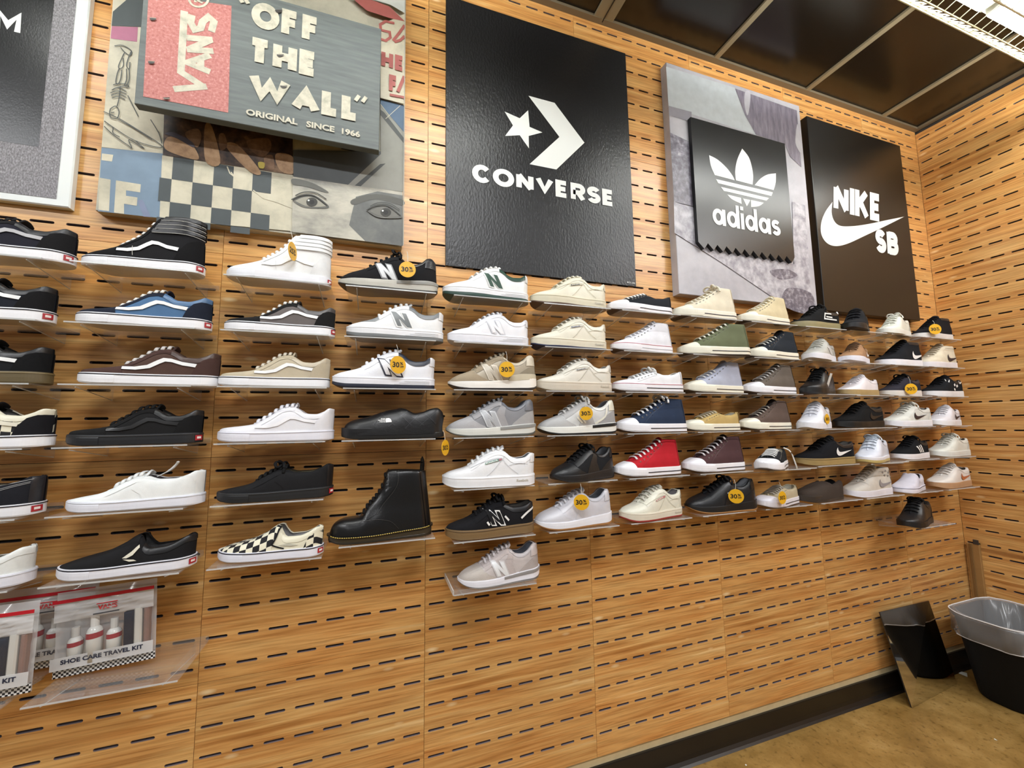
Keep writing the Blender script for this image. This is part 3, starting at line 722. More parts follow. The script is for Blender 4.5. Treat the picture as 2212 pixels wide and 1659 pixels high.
for i in range(len(zig) - 1):
    a, b = zig[i], zig[i + 1]
    mb.prism([(a[0], a[1]), (b[0], b[1]), (b[0], _zt), (a[0], _zt)], -.06, -.0415)
o = mb.build('board', mat('#0e0f0f', 'gloss', .3)); o.parent = t; o.location = -t.location
p = Print(t, .06)
leafL = curve([(352, 630), (400, 655), (450, 700), (485, 745), (500, 775)]) + curve([(385, 745), (362, 690), (352, 630)])
leafC = curve([(543, 592), (580, 640), (598, 695), (606, 750), (603, 800)]) + curve([(507, 775), (503, 720), (515, 655), (543, 592)])
leafR = curve([(615, 803), (650, 765), (690, 742), (738, 735)]) + curve([(738, 735), (737, 785), (725, 832)])[1:]
p.poly('leaf_emblem', SIGN_WHITE, *[cv(q, E4) for q in (leafL, leafC, leafR, [(392, 768), (720, 845), (712, 866), (405, 792)], [(420, 813), (698, 878), (683, 893), (437, 836)],
       curve([(457, 857), (485, 885), (540, 912)]) + [(536, 877)], [(548, 880), (590, 889), (570, 926)], [(594, 889), (668, 905)] + curve([(668, 905), (640, 924), (594, 930)])[1:])])
_l = at(1400 + 372 / 2.676, 100 + 990 / 2.676, .06); _rr = at(1400 + 763 / 2.676, 100 + 1060 / 2.676, .06)
_t = at(1400 + 420 / 2.676, 100 + 943 / 2.676, .06); _bt = at(1400 + 420 / 2.676, 100 + 1036 / 2.676, .06)
p.done(stroke_text('adidas', _l[0], _rr[0], _bt[1], _t[1], p.y(), s=.25, gap=.09), 'lettering', SIGN_WHITE)

# --- black sign with swoosh
t = sign_root('wall_sign', 'glossy black sign with white curved tick and slanted lettering next to the corner', 2.497, 3.25, -.17, 13.37)
MB().bevel_box(-.376, .376, -.045, -.001, 0, 13.54 * PITCH, .002).build('board', mat('#0f0d0b', 'gloss', .33), t)
p = Print(t, .045)
SW = curve([(1065, 900), (1025, 955), (1000, 1020), (1000, 1085), (1030, 1135), (1080, 1155), (1150, 1142), (1260, 1092), (1370, 1040), (1480, 985)]) + curve([(1480, 985), (1380, 1005), (1270, 1028), (1180, 1040), (1110, 1038), (1075, 1010), (1060, 960), (1065, 900)])[1:]
p.poly('tick_mark', SIGN_WHITE, cv(SW, E4))
def italic(txt, l, r, tp, bt, s, gap, shear):
    x0, x1, z0, z1 = p.box(l, r, tp, bt)
    return p.done(stroke_text(txt, x0, x1, z0, z1, p.y(), s=s, gap=gap, shear=shear), 'lettering', SIGN_WHITE)
italic('NIKE', (1400 + 1070 / 2.676, 456), (1400 + 1345 / 2.676, 475), (1400 + 1100 / 2.676, 100 + 797 / 2.676), (1400 + 1075 / 2.676, 100 + 957 / 2.676), .27, .06, .14)
italic('SB', (1400 + 1308 / 2.676, 515), (1400 + 1440 / 2.676, 530), (1400 + 1350 / 2.676, 100 + 1062 / 2.676), (1400 + 1320 / 2.676, 100 + 1190 / 2.676), .29, .06, .08)

# ------------------------------------------------------------------ shoes
LAT = pchip([(0, .135), (.1, .15), (.2, .168), (.3, .18), (.4, .178), (.55, .158), (.7, .142), (.85, .135), (1, .12)])
MED = pchip([(0, .135), (.1, .152), (.2, .16), (.3, .16), (.4, .145), (.5, .13), (.6, .122), (.8, .124), (1, .118)])
NU, NT = 48, 11
UQ = np.linspace(0, 1, NU)
UQ = .55 * (.5 - .5 * np.cos(PI * UQ)) + .45 * UQ
UQ = np.concatenate([[0, .0015, .005, .011], UQ[UQ > .016][:-1][:], [.985, .993, .998, 1]])
UQ = np.unique(UQ); NU = len(UQ)
TQ = np.linspace(0, 1, NT)
LINING = '#8d8a86'
class Shoe:
    """one shoe on a local frame: toe at -x, heel at +x, lateral side towards -y, sole bottom at z=0"""
    def __init__(s, root, L, zt, zs, wt=None, thr=.31, ub=.64, zb=None, e1=.62, e2=.8, lean=0.0, wide=1.0, heel_round=.13, toe_round=.17, up=.93, shaft=0.0):
        s.root, s.L, s.thr, s.ub, s.e1, s.e2, s.lean, s.wide, s.up, s.shaft = root, L, thr, ub, e1, e2, lean, wide, up, shaft
        s.hr, s.tr = heel_round, toe_round
        s.ft, s.fs = pchip(zt), pchip(zs)
        s.fb = pchip(zb or [(0, .03), (.06, .014), (.2, 0), (.85, 0), (.95, .004), (1, .012)])
        s.fw = pchip(wt or [(0, 0), (thr - .01, 0), (thr + .05, .028), (.5, .045), (ub, .06), (.72, .088), (.82, .1), (.9, .088), (.96, .058), (1, 0)])
    def W(s, u, side):
        base = (LAT if side < 0 else MED)(u) * s.wide
        ft = np.sqrt(np.clip(1 - (1 - np.clip(u / s.tr, 0, 1)) ** 2, 0, 1)); fh = np.sqrt(np.clip(1 - (1 - np.clip((1 - u) / s.hr, 0, 1)) ** 2, 0, 1))
        return base * ft * fh
    def P(s, u, t, side, inset=0.0):
        """point on the upper; u along the shoe, t from the sole line (0) to the top line (1); metres"""
        u = np.asarray(u, float); t = np.asarray(t, float)
        w = s.W(u, side) * s.up; wt = np.minimum(s.fw(u), w * .98)
        z0 = s.fs(u) - .015; zt = np.maximum(s.ft(u), z0 + .004)
        c, sn = np.cos(t * PI / 2), np.sin(t * PI / 2)
        k = s.e1 + (1 - s.e1) * .45 * smooth01((u - .3) / .3)
        y = wt + (w - wt) * np.clip(c, 0, 1) ** k
        z = z0 + (zt - z0) * np.clip(sn, 0, 1) ** s.e2
        if s.shaft:   # narrow ankle above the heel cup
            y = y * (1 - s.shaft * smooth01((z - .16) / .18))
        y = np.maximum(y - inset, 0)
        x = -.5 + .014 + .972 * u + s.lean * np.maximum(z - .12, 0) * smooth01((u - .6) / .4) - inset * 1.0 * smooth01((u - .9) / .1)
        return np.stack([x * s.L, side * y * s.L, z * s.L], -1)
    def inv(s, x, z):
        """side-view position (fractions of the length) -> u, t"""
        u = np.clip((x - .014) / .972, 0.0005, .9995)
        z0 = s.fs(u) - .015; zt = np.maximum(s.ft(u), z0 + .004)
        q = np.clip((z - z0) / (zt - z0), 0, 1) ** (1 / s.e2)
        return u, np.arcsin(q) / (PI / 2)
    def surf(s, x, z, side, off):
        u, t = s.inv(np.asarray(x, float), np.asarray(z, float))
        return s.surf_ut(u, t, side, off)
    def surf_ut(s, u, t, side, off):
        """point on the upper lifted by off along its outward normal"""
        p = s.P(u, t, side); e = 2e-3
        u2 = np.where(u > .5, u - e, u + e); t2 = np.where(t > .5, t - e, t + e)
        a = (s.P(u2, t, side) - p) * np.where(u > .5, -1, 1)[..., None]
        b = (s.P(u, t2, side) - p) * np.where(t > .5, -1, 1)[..., None]
        n = np.cross(a, b) * side
        n *= -1
        ln = np.linalg.norm(n, axis=-1, keepdims=True)
        n = n / np.maximum(ln, 1e-12)
        w = s.fw(u)[..., None] > .004
        n = np.where(w, n * np.array([1, 1, 1.0]), n)
        ctr = np.stack([0 * u, 0 * u, 0 * u], -1)
        # keep it pointing away from the middle of the shoe
        ref = np.stack([(u - .5) * .3, side * (np.abs(p[..., 1]) + .002) * 8, (t - .1) * .25], -1)
        sg = np.sign((n * ref).sum(-1)); n *= np.where(sg == 0, 1, sg)[..., None]
        return p + n * off
    @staticmethod
    def grid_faces(a, b, flip):
        i, j = np.meshgrid(np.arange(a - 1), np.arange(b - 1), indexing='ij')
        q = np.stack([i * b + j, (i + 1) * b + j, (i + 1) * b + j + 1, i * b + j + 1], -1).reshape(-1, 4)
        return q[:, ::-1] if flip else q
    def uv(s, u, t, side):
        """cloth coordinates: along the shoe, and along the surface from the ridge down"""
        u = np.asarray(u, float); t = np.asarray(t, float)
        k = np.linspace(0, 1, 9); acc = np.zeros_like(u); prev = s.P(u, t, side)
        for q in k[1:]:
            cur = s.P(u, t + (1 - t) * q, side); acc = acc + np.linalg.norm(cur - prev, axis=-1); prev = cur
        return np.stack([u, side * acc / s.L + .5 * side * np.maximum(s.fw(u) - 0, 0)], -1)
    def emit(s, name, parts, m, smooth=True, weld=True, uvs=None, parent=None):
        V = np.concatenate([p[0] for p in parts]); o = 0; F = []
        for v, f in parts: F.append(np.asarray(f) + o if isinstance(f, np.ndarray) else [tuple(i + o for i in q) for q in f]); o += len(v)
        faces = []
        for f in F: faces += (f.tolist() if isinstance(f, np.ndarray) else f)
        ob = mesh(name, V, faces, m, parent or s.root, smooth, uv=uvs)
        if weld:
            bm = bmesh.new(); bm.from_mesh(ob.data); bmesh.ops.remove_doubles(bm, verts=bm.verts, dist=2e-4 if name in ('upper', 'lining') else 6e-4)
            bm.to_mesh(ob.data); bm.free()
        return ob
    def upper(s, m, lining=LINING, inset=.02):
        parts, uvs = [], []
        U, T = np.meshgrid(UQ, TQ, indexing='ij')
        for side in (-1, 1):
            p = s.P(U, T, side)
            rim = s.P(UQ, np.ones(NU), side, inset * .5); rim[:, 2] += np.where(s.fw(UQ) > .01, .006 * s.L, 0)
            rim2 = s.P(UQ, np.ones(NU), side, inset)
            g = np.concatenate([p, rim[:, None], rim2[:, None]], 1)
            parts.append((g.reshape(-1, 3), s.grid_faces(NU, NT + 2, side > 0)))
            uv = np.concatenate([s.uv(U, T, side), s.uv(UQ, np.ones(NU), side)[:, None], s.uv(UQ, np.ones(NU), side)[:, None]], 1)
            uvs.append(uv.reshape(-1, 2))
        ob = s.emit('upper', parts, m, uvs=np.concatenate(uvs))
        # lining and insole
        k = UQ[UQ > s.thr + .02]; parts = []
        tq = np.linspace(1, .1, 6)
        U2, T2 = np.meshgrid(k, tq, indexing='ij')
        bot = []
        for side in (-1, 1):
            p = s.P(U2, T2, side, inset); bot.append(p[:, -1])
            parts.append((p.reshape(-1, 3), s.grid_faces(len(k), 6, side < 0)))
        st = np.stack([bot[0], bot[1]], 1); parts.append((st.reshape(-1, 3), s.grid_faces(len(k), 2, False)))
        s.emit('lining', parts, mat(lining, 'knit'))
        return ob
    def band(s, name, m, lo, hi, widen=0.0, taper=.0, smooth=True, parent=None, u0=0.0, u1=1.0):
        """closed slice of the sole between two height functions"""
        uq = UQ[(UQ >= u0 - 1e-6) & (UQ <= u1 + 1e-6)]; n = len(uq)
        zl, zh = lo(uq), hi(uq)
        rings = []
        for side in (-1, 1):
            w = s.W(uq, side)
            for f, k in (((0, 1 - taper), (.12, 1.0), (.5, 1.006), (.88, 1.0), (1, .985)) if side < 0 else ((1, .985), (.88, 1), (.5, 1.006), (.12, 1.0), (0, 1 - taper))):
                x = -.5 + uq + widen * np.where(uq < .02, -1, np.where(uq > .98, 1, 0)) * (1 if (u0 == 0 or u1 == 1) else 0)
                rings.append(np.stack([x * s.L, side * (w * k + widen) * s.L, (zl + (zh - zl) * f) * s.L], -1))
        g = np.stack(rings, 1); k = g.shape[1]
        f = [(i * k + j, i * k + (j + 1) % k, (i + 1) * k + (j + 1) % k, (i + 1) * k + j) for i in range(n - 1) for j in range(k)]
        f += [tuple(range(k))[::-1], tuple((n - 1) * k + j for j in range(k))]
        return mesh(name, g.reshape(-1, 3), f, m, parent or s.root, smooth=False)
    def frac(s, a): return lambda u: s.fb(u) + (s.fs(u) - s.fb(u)) * a
    def sole(s, m, out=None, cut=.0, line=None, line_f=(.83, .92), widen=0.0):
        if out is not None:
            s.band('outsole', out, s.fb, s.frac(cut), widen, .05)
        ob = s.band('midsole' if out is not None else 'sole', m, s.frac(cut) if out is not None else s.fb, s.fs, 0, 0 if out is not None else .05)
        if line is not None: s.band('foxing_line', line, s.frac(line_f[0]), s.frac(line_f[1]), .0035)
        return ob
    def sole_patch(s, name, m, x0, x1, f0, f1, side=-1, off=.004, parent=None):
        uq = np.linspace(x0, x1, 8); v = []
        for f in (f0, f1):
            x = -.5 + uq + off * smooth01((uq - .95) / .05)
            v.append(np.stack([x * s.L, side * (s.W(uq, side) * 1.006 + off) * s.L, (s.fb(uq) + (s.fs(uq) - s.fb(uq)) * f) * s.L], -1))
        return mesh(name, np.concatenate(v), [(i, i + 1, i + 9, i + 8) for i in range(7)], m, parent or s.root)
    def sole_text(s, name, m, txt, x0, x1, f0, f1, off=.005):
        v, f, _ = font_mesh(txt, .02); v = np.array(v)
        uq = x0 + (x1 - x0) * v[:, 0]; fz = f0 + (f1 - f0) * v[:, 1]
        V = np.stack([(-.5 + uq) * s.L, -(s.W(uq, -1) * 1.006 + off) * s.L, (s.fb(uq) + (s.fs(uq) - s.fb(uq)) * fz) * s.L], -1)
        return mesh(name, V, f, m, s.root)
    def patch(s, name, m, *polys, off=.0045, both=False, step=.035, parent=None, uv=False, smooth=True):
        """overlay on the upper: outlines in side view (x from toe to heel, z above the ground, fractions of the length)"""
        bm = bmesh.new()
        for q in polys:
            bm.faces.new([bm.verts.new((a, 0, b)) for a, b in q])
        xs = [a for q in polys for a, b in q]; zs = [b for q in polys for a, b in q]
        bm.normal_update()
        bmesh.ops.triangulate(bm, faces=bm.faces[:])
        def cut(axis, c):
            bmesh.ops.bisect_plane(bm, geom=bm.verts[:] + bm.edges[:] + bm.faces[:], plane_co=(c, 0, c), plane_no=(1, 0, 0) if axis == 0 else (0, 0, 1), dist=1e-7)
        cuts = list(np.arange(math.ceil(min(xs) / step) * step, max(xs), step)) + [c for c in (.016, .021, .03, .045, .06, .95, .965, .975, .981, .985) if min(xs) < c < max(xs)]
        for c in cuts: cut(0, c)
        for c in np.arange(math.ceil(min(zs) / .03) * .03, max(zs), .03): cut(1, c)
        bm.normal_update()
        bmesh.ops.triangulate(bm, faces=[f for f in bm.faces if len(f.verts) > 3])
        co = np.array([v.co[:] for v in bm.verts])
        u, t = s.inv(co[:, 0], co[:, 2])
        for v, a, b in zip(bm.verts, u, t): v.co = (a, 0, b)
        bm.normal_update()
        bmesh.ops.delete(bm, geom=[f for f in bm.faces if f.calc_area() < 1e-9], context='FACES_ONLY')
        t0, t1 = float(t.min()), float(t.max())
        for c in (.1, .2, .3, .4, .5, .6, .7, .8, .88, .94, .975, .992):
            if t0 < c < t1: cut(1, c)
        bm.verts.index_update()
        co = np.array([v.co[:] for v in bm.verts]); F = [tuple(v.index for v in f.verts) for f in bm.faces]
        bm.free()
        return s.wrap(name, m, co[:, 0], co[:, 2], F, off, both, parent, smooth, uv, param=True)
    def wrap(s, name, m, X, Z, F, off, both=False, parent=None, smooth=True, uv=False, param=False):
        u, t = (X, Z) if param else s.inv(X, Z)
        parts, uvs = [], []
        for side in ((-1, 1) if both else (-1,)):
            parts.append((s.surf_ut(u, t, side, off * s.L), F if side < 0 else [q[::-1] for q in F])); uvs.append(s.uv(u, t, side))
        if both and name in ('saddle', 'eyestay', 'side_stripe'):
            for q in parts: ob = s.emit(name, [q], m, smooth, False, None, parent)
            return ob
        ob = s.emit(name, parts, m, smooth, both, np.concatenate(uvs) if uv else None, parent)
        return ob
    def stripes(s, name, m, w, *lines, off=.004, both=False, n=10, parent=None, keep=False):
        """narrow strips (stitching, piping, logos) following polylines in side view"""
        X, Z, F = [], [], []
        for l in lines:
            if len(l) < 3 and not keep:
                l = [(l[0][0] + (l[-1][0] - l[0][0]) * i / n, l[0][1] + (l[-1][1] - l[0][1]) * i / n) for i in range(n + 1)]
            elif not keep: l = smooth_line(l)
            v, f = stroke_poly(l, w); o = len(X)
            X += [p[0] for p in v]; Z += [p[1] for p in v]; F += [tuple(i + o for i in q) for q in f]
        return s.wrap(name, m, np.array(X), np.array(Z), F, off, both, parent, True)
    def text(s, name, m, txt, x0, x1, z0, z1, rise=0.0, bold=.02, off=.006, parent=None):
        v, f, _ = font_mesh(txt, bold)
        X = np.array([x0 + (x1 - x0) * a for a, b in v]); Z = np.array([z0 + (z1 - z0) * b + rise * a for a, b in v])
        return s.wrap(name, m, X, Z, f, off, False, parent, False)
    def tongue(s, m, tip=(.02, .03), bump=.018, u0=None):
        u0 = u0 or s.thr - .03
        us = np.linspace(u0, s.ub, 9); g = []
        hw0 = .012
        def row(xc, zc, hw, b, nx=0.0):
            return [((xc - nx * abs(k)) * s.L, hw * k * s.L, (zc + b * (1 - k * k)) * s.L) for k in (-1, -.66, -.33, 0, .33, .66, 1)]
        for u in us:
            g.append(row(-.5 + .014 + .972 * u, float(s.ft(u)) - .012, float(s.fw(u)) + hw0, bump + .012))
        xe, ze, we = -.5 + .014 + .972 * s.ub, float(s.ft(s.ub)) - .012, float(s.fw(s.ub)) + hw0
        for k in (.35, .7, 1.0):
            g.append(row(xe + tip[0] * k, ze + tip[1] * k, we * (1 - .12 * k * k), bump + .012))
        th = .016 * s.L
        top = np.array(g); bot = top.copy(); bot[..., 2] -= th; bot[-3:, :, 0] += th * .8; bot[-3:, :, 2] += th * .5
        a, b = top.shape[:2]
        V = np.concatenate([top.reshape(-1, 3), bot.reshape(-1, 3)]); n = a * b
        F = s.grid_faces(a, b, False).tolist() + (s.grid_faces(a, b, True) + n).tolist()
        for j in range(b - 1): F.append(((a - 1) * b + j, (a - 1) * b + j + n, (a - 1) * b + j + 1 + n, (a - 1) * b + j + 1))
        for i in range(a - 1):
            F.append((i * b, i * b + n, (i + 1) * b + n, (i + 1) * b)); F.append((i * b + b - 1, (i + 1) * b + b - 1, (i + 1) * b + b - 1 + n, i * b + b - 1 + n))
        s.tbump = bump
        return mesh('tongue', V, F, m, s.root, True)
    def laces(s, m, n=6, ua=None, ub=None, r=.011, bow=False, cross=True, drop=.84, eyelets=None, lift=.012, upto=None, skip_eyelets=0):
        ua = s.thr + .025 if ua is None else ua; ub = s.ub - .012 if ub is None else ub
        us = np.linspace(ua, ub, n)
        mb = MB()
        L_ = [Vector(s.surf(np.array([.014 + .972 * u]), np.array([float(s.ft(u)) * 1.0 - .0]) * 1.0, -1, .006 * s.L)[0]) for u in us]
        pts = {}
        for side in (-1, 1):
            pts[side] = [Vector(s.P(np.array(u), np.array(drop), side).tolist()) + Vector((0, side * .006 * s.L, .004 * s.L)) for u in us]
        def over(a, b):
            mid = (a + b) / 2
            u = (mid.x / s.L + .5 - .014) / .972
            top = (float(s.ft(u)) + getattr(s, 'tbump', .018) + lift) * s.L
            out = []
            for k in np.linspace(0, 1, 7):
                p = a.lerp(b, k); p.z = p.z + (top - p.z) * (1 - (2 * k - 1) ** 4) if True else p.z
                out.append(p)
            return out
        cross = False; r = r * 1.25
        last = n if upto is None else upto
        for i in range(last):
            mb.tube(over(pts[-1][i], pts[1][i]), r * s.L, 6, flat=.5)
            if cross and i < last - 1:
                mb.tube(over(pts[-1][i], pts[1][i + 1]), r * .9 * s.L, 6, flat=.62); mb.tube(over(pts[1][i], pts[-1][i + 1]), r * .9 * s.L, 6, flat=.62)
        ob = mb.build('laces', m, s.root, True)
        if bow:
            mb = MB(); a = over(pts[-1][-1], pts[1][-1])[3] + Vector((0, 0, .008 * s.L))
            for sd in (-1, 1):
                q = [a + Vector((dx * s.L, sd * dy * s.L, dz * s.L)) for dx, dy, dz in ((0, .0, .01), (-.03, .04, .03), (-.045, .085, .02), (-.03, .1, -.02), (0, .06, -.005), (0, .0, .004))]
                mb.tube(smooth3(q), r * s.L, 6, flat=.7)
                q = [a + Vector((dx * s.L, sd * dy * s.L, dz * s.L)) for dx, dy, dz in ((0, 0, .006), (.02, .05, .02), (.035, .1, -.02), (.03, .115, -.075))]
                mb.tube(smooth3(q), r * .9 * s.L, 6, flat=.7)
            mb.build('lace_bow', m, s.root, True)
        if eyelets:
            mb = MB()
            for side in (-1, 1):
                for u in us:
                    zz = float(s.ft(u)) - .028
                    c = s.surf(np.array([.014 + .972 * u + .012] * 9), np.array([zz] * 9), side, .004 * s.L)[0]
                    mb.tube([(c[0] + .009 * s.L * math.cos(q), c[1], c[2] + .009 * s.L * math.sin(q)) for q in np.linspace(0, 2 * PI, 9)[:-1]], .0032 * s.L, 5, True)
            mb.build('eyelets', eyelets, s.root, True, kind='stuff')
        return ob
    def eyestay(s, m, h=.05, u0=None, u1=None, both=True, name='eyestay', off=.004):
        u0 = s.thr - .02 if u0 is None else u0; u1 = s.ub + .02 if u1 is None else u1
        us = np.linspace(u0, u1, 10)
        top = [(.014 + .972 * u, float(s.ft(u)) + .01) for u in us]
        slope = np.gradient([q[1] for q in top], [q[0] for q in top])
        low = []
        for (x, z), k in zip(top, slope):
            nn = math.hypot(1, k); low.append((x + h * k / nn, z - .01 - h / nn))
        low = [q for i, q in enumerate(low) if i == 0 or q[0] > low[0][0]]
        return s.patch(name, m, top + low[::-1], both=both, off=off)
    def collar(s, m, h=.05, u0=None, name='collar', off=.0045):
        u0 = s.ub + .015 if u0 is None else u0
        us = np.linspace(u0, .999, 14)
        top = [(.014 + .972 * u, float(s.ft(u)) + .01) for u in us]; low = [(x, z - .01 - h) for x, z in top]
        return s.patch(name, m, top + low[::-1], both=True, off=off)
def smooth3(pts, n=4):
    P = [Vector(p) for p in pts]; out = []
    for i in range(len(P) - 1):
        a, b, c, d = P[max(0, i - 1)], P[i], P[i + 1], P[min(len(P) - 1, i + 2)]
        for k in range(n):
            u = k / n
            out.append(.5 * (2 * b + (c - a) * u + (2 * a - 5 * b + 4 * c - d) * u * u + (3 * b - a - 3 * c + d) * u ** 3))
    return out + [P[-1]]
def smooth_line(pts, n=4): return [tuple(p) for p in curve(pts, n)]

# outlines shared by several shoes
def place_poly(q, x, z, w, h, lean=0.0, rise=0.0): return [(x + a * w + lean * b * h, z + b * h + rise * a) for a, b in q]
N_OUT = [(0, 0), (.3, 0), (.3, .56), (.68, 0), (1, 0), (1, 1), (.7, 1), (.7, .44), (.32, 1), (0, 1)]
_sx = [a for a, b in SW]; _sz = [b for a, b in SW]
SWOOSH = [((a - min(_sx)) / (max(_sx) - min(_sx)), (max(_sz) - b) / (max(_sz) - min(_sz))) for a, b in SW][:-1]
# --- construction of the kinds of shoe; c = colours
def red_tab(s, m=None): 
    o = s.sole_patch('heel_label', mat('#a3202a', 'rubber'), .968, .9985, .22, .74, off=.006)
    s.sole_patch('label_mark', mat('#e8dcd8', 'rubber'), .977, .994, .38, .6, off=.0075, parent=o)
JAZZ = [(.335, .15), (.42, .152), (.5, .172), (.565, .218), (.605, .242), (.66, .238), (.74, .212), (.845, .198), (.835, .168), (.74, .182), (.665, .207), (.62, .21), (.585, .19), (.52, .146), (.43, .126), (.335, .128)]
def skate_low(root, L, c):
    """low skate shoe with a wavy side stripe"""
    s = Shoe(root, L, [(0, .115), (.03, .128), (.1, .138), (.2, .148), (.3, .165), (.42, .23), (.55, .318), (.63, .33), (.69, .3), (.76, .258), (.84, .253), (.91, .277), (.965, .312), (1, .305)],
             [(0, .105), (.1, .1), (.4, .092), (.9, .1), (1, .102)], e1=.5, lean=.05)
    s.upper(mat(c['main'], c.get('stuff', 'canvas')), c.get('lining', LINING)); s.sole(mat(c['sole'], 'rubber'), line=mat(c['line'], 'rubber') if c.get('line') else None)
    s.band('toe_bumper', mat(c['sole'], 'rubber'), s.frac(.12), s.frac(.8), .004, u0=0, u1=.3)
    ac = mat(c['accent'], c.get('astuff', 'suede'))
    s.patch('toe_cap', ac, [(0, .06), (.345, .06), (.335, .12), (.325, .155), (.31, .25), (0, .25)], both=True)
    s.eyestay(ac, .042); s.collar(mat(c.get('collar', c['main']), 'leather'), .045)
    s.patch('heel_counter', ac, [(.8, .07), (.835, .17), (.88, .235), (.93, .262), (1.01, .265), (1.01, .07)], both=True, off=.0072)
    st = mat(c['stripe'], 'leather')
    s.patch('side_stripe', st, JAZZ, off=.0085, step=.025)
    s.tongue(mat(c.get('tongue', c['accent']), 'canvas')); s.laces(mat(c['lace'], 'canvas'), 7, lift=.016, r=.0125)
    if c.get('tab', True): red_tab(s)
    return s
def skate_high(root, L, c):
    s = Shoe(root, L, [(0, .115), (.03, .13), (.1, .145), (.2, .172), (.3, .21), (.4, .275), (.5, .36), (.57, .45), (.62, .52), (.66, .545), (.8, .545), (1, .54)], [(0, .105), (.1, .1), (.4, .092), (.9, .1), (1, .102)],
             wt=[(0, 0), (.3, 0), (.36, .028), (.5, .045), (.6, .06), (.7, .085), (.82, .1), (.92, .085), (.97, .055), (1, 0)], ub=.615, e1=.5, e2=.95, shaft=.12)
    s.upper(mat(c['main'], c.get('stuff', 'canvas'))); s.sole(mat(c['sole'], 'rubber'), line=mat(c['line'], 'rubber') if c.get('line') else None)
    s.band('toe_bumper', mat(c['sole'], 'rubber'), s.frac(.12), s.frac(.8), .004, u0=0, u1=.3)
    ac = mat(c['accent'], c.get('astuff', 'suede'))
    s.patch('toe_cap', ac, [(0, .06), (.36, .06), (.35, .13), (.33, .18), (.31, .26), (0, .26)], both=True)
    s.eyestay(ac, .05); s.patch('heel_counter', ac, [(.78, .07), (.83, .2), (.89, .29), (.95, .33), (1.01, .34), (1.01, .07)], both=True)
    rm = mat(c['main'], 'leather')
    for i in range(4):   # padded rings of the ankle collar
        z = .375 + .044 * i
        x0 = .53 + .028 * i
        s.patch('collar_pad', rm, [(x0 + .06, z), (.9, z + .004), (1.01, z), (1.01, z + .034), (.9, z + .038), (x0 + .075, z + .034)], both=True, off=.014, step=.03)
    if c.get('stitch'): s.stripes('stitching', mat(c['stitch'], 'plain'), .004, *[[(.6 + .02 * i, .368 + .044 * i), (.8, .374 + .044 * i), (.9, .37 + .044 * i), (.995, .355 + .044 * i)] for i in range(4)], [(.48, .11), (.47, .2)], off=.016)
    s.patch('side_stripe', mat(c['stripe'], 'leather'), [(a * .95 + .03, b * 1.16 - .0) for a, b in JAZZ], off=.009, step=.025)
    s.tongue(mat(c['main'], 'canvas'), tip=(.02, .03)); s.laces(mat(c['lace'], 'canvas'), 7, ua=.34, ub=.58, lift=.016, r=.0125)
    red_tab(s)
    return s
def plimsoll(root, L, c):
    """plain canvas lace-up"""
    s = Shoe(root, L, [(0, .098), (.03, .108), (.1, .12), (.2, .138), (.34, .19), (.45, .25), (.53, .285), (.6, .27), (.68, .245), (.79, .245), (.89, .275), (.95, .305), (1, .3)], [(0, .1), (.1, .094), (.4, .086), (.9, .098), (1, .1)], ub=.545, e1=.55, thr=.33, lean=.04)
    s.upper(mat(c['main'], 'canvas'), c.get('lining', '#cfc8b4')); s.sole(mat(c['sole'], 'rubber'), line=mat(c['line'], 'rubber') if c.get('line') else None)
    s.band('toe_bumper', mat(c['sole'], 'rubber'), s.frac(.12), s.frac(.8), .004, u0=0, u1=.3)
    s.eyestay(mat(c['main'], 'canvas'), .05, u0=.3, u1=.56)
    s.patch('quarter', mat(c['main'], 'canvas'), [(.58, .07), (.56, .13), (.5, .175), (.52, .23), (.58, .3), (.7, .26), (.8, .255), (.9, .3), (1.01, .33), (1.01, .07)], both=True, off=.003)
    s.patch('heel_strip', mat(c['main'], 'leather'), [(.945, .07), (.94, .32), (1.01, .33), (1.01, .07)], both=True, off=.006)
    if c.get('stitch'): s.stripes('stitching', mat(c['stitch'], 'plain'), .004, [(.6, .1), (.66, .17), (.78, .22), (.94, .27)], [(.62, .1), (.68, .165), (.79, .212), (.94, .26)], [(.58, .26), (.7, .235), (.85, .26), (.95, .29)], off=.007)
    s.tongue(mat(c['main'], 'canvas'), tip=(.03, .03)); s.laces(mat(c['lace'], 'canvas'), 5, lift=.014, r=.0125, bow=c.get('bow', False))
    if c.get('tab', True): red_tab(s)
    return s
def checker_mat(a, b, scale):
    m = bpy.data.materials.new('checker_cloth'); nt, bs = nodes_of(m); N = nt.nodes.new
    u = N('ShaderNodeUVMap'); u.uv_map = 'uv'; k = N('ShaderNodeTexChecker'); k.inputs['Scale'].default_value = scale
    k.inputs['Color1'].default_value = hx(a); k.inputs['Color2'].default_value = hx(b)
    nt.links.new(u.outputs[0], k.inputs['Vector']); nt.links.new(k.outputs[0], bs.inputs['Base Color']); bs.inputs['Roughness'].default_value = .85
    return m
CHECK = checker_mat('#e4dfc8', '#17161a', 16)
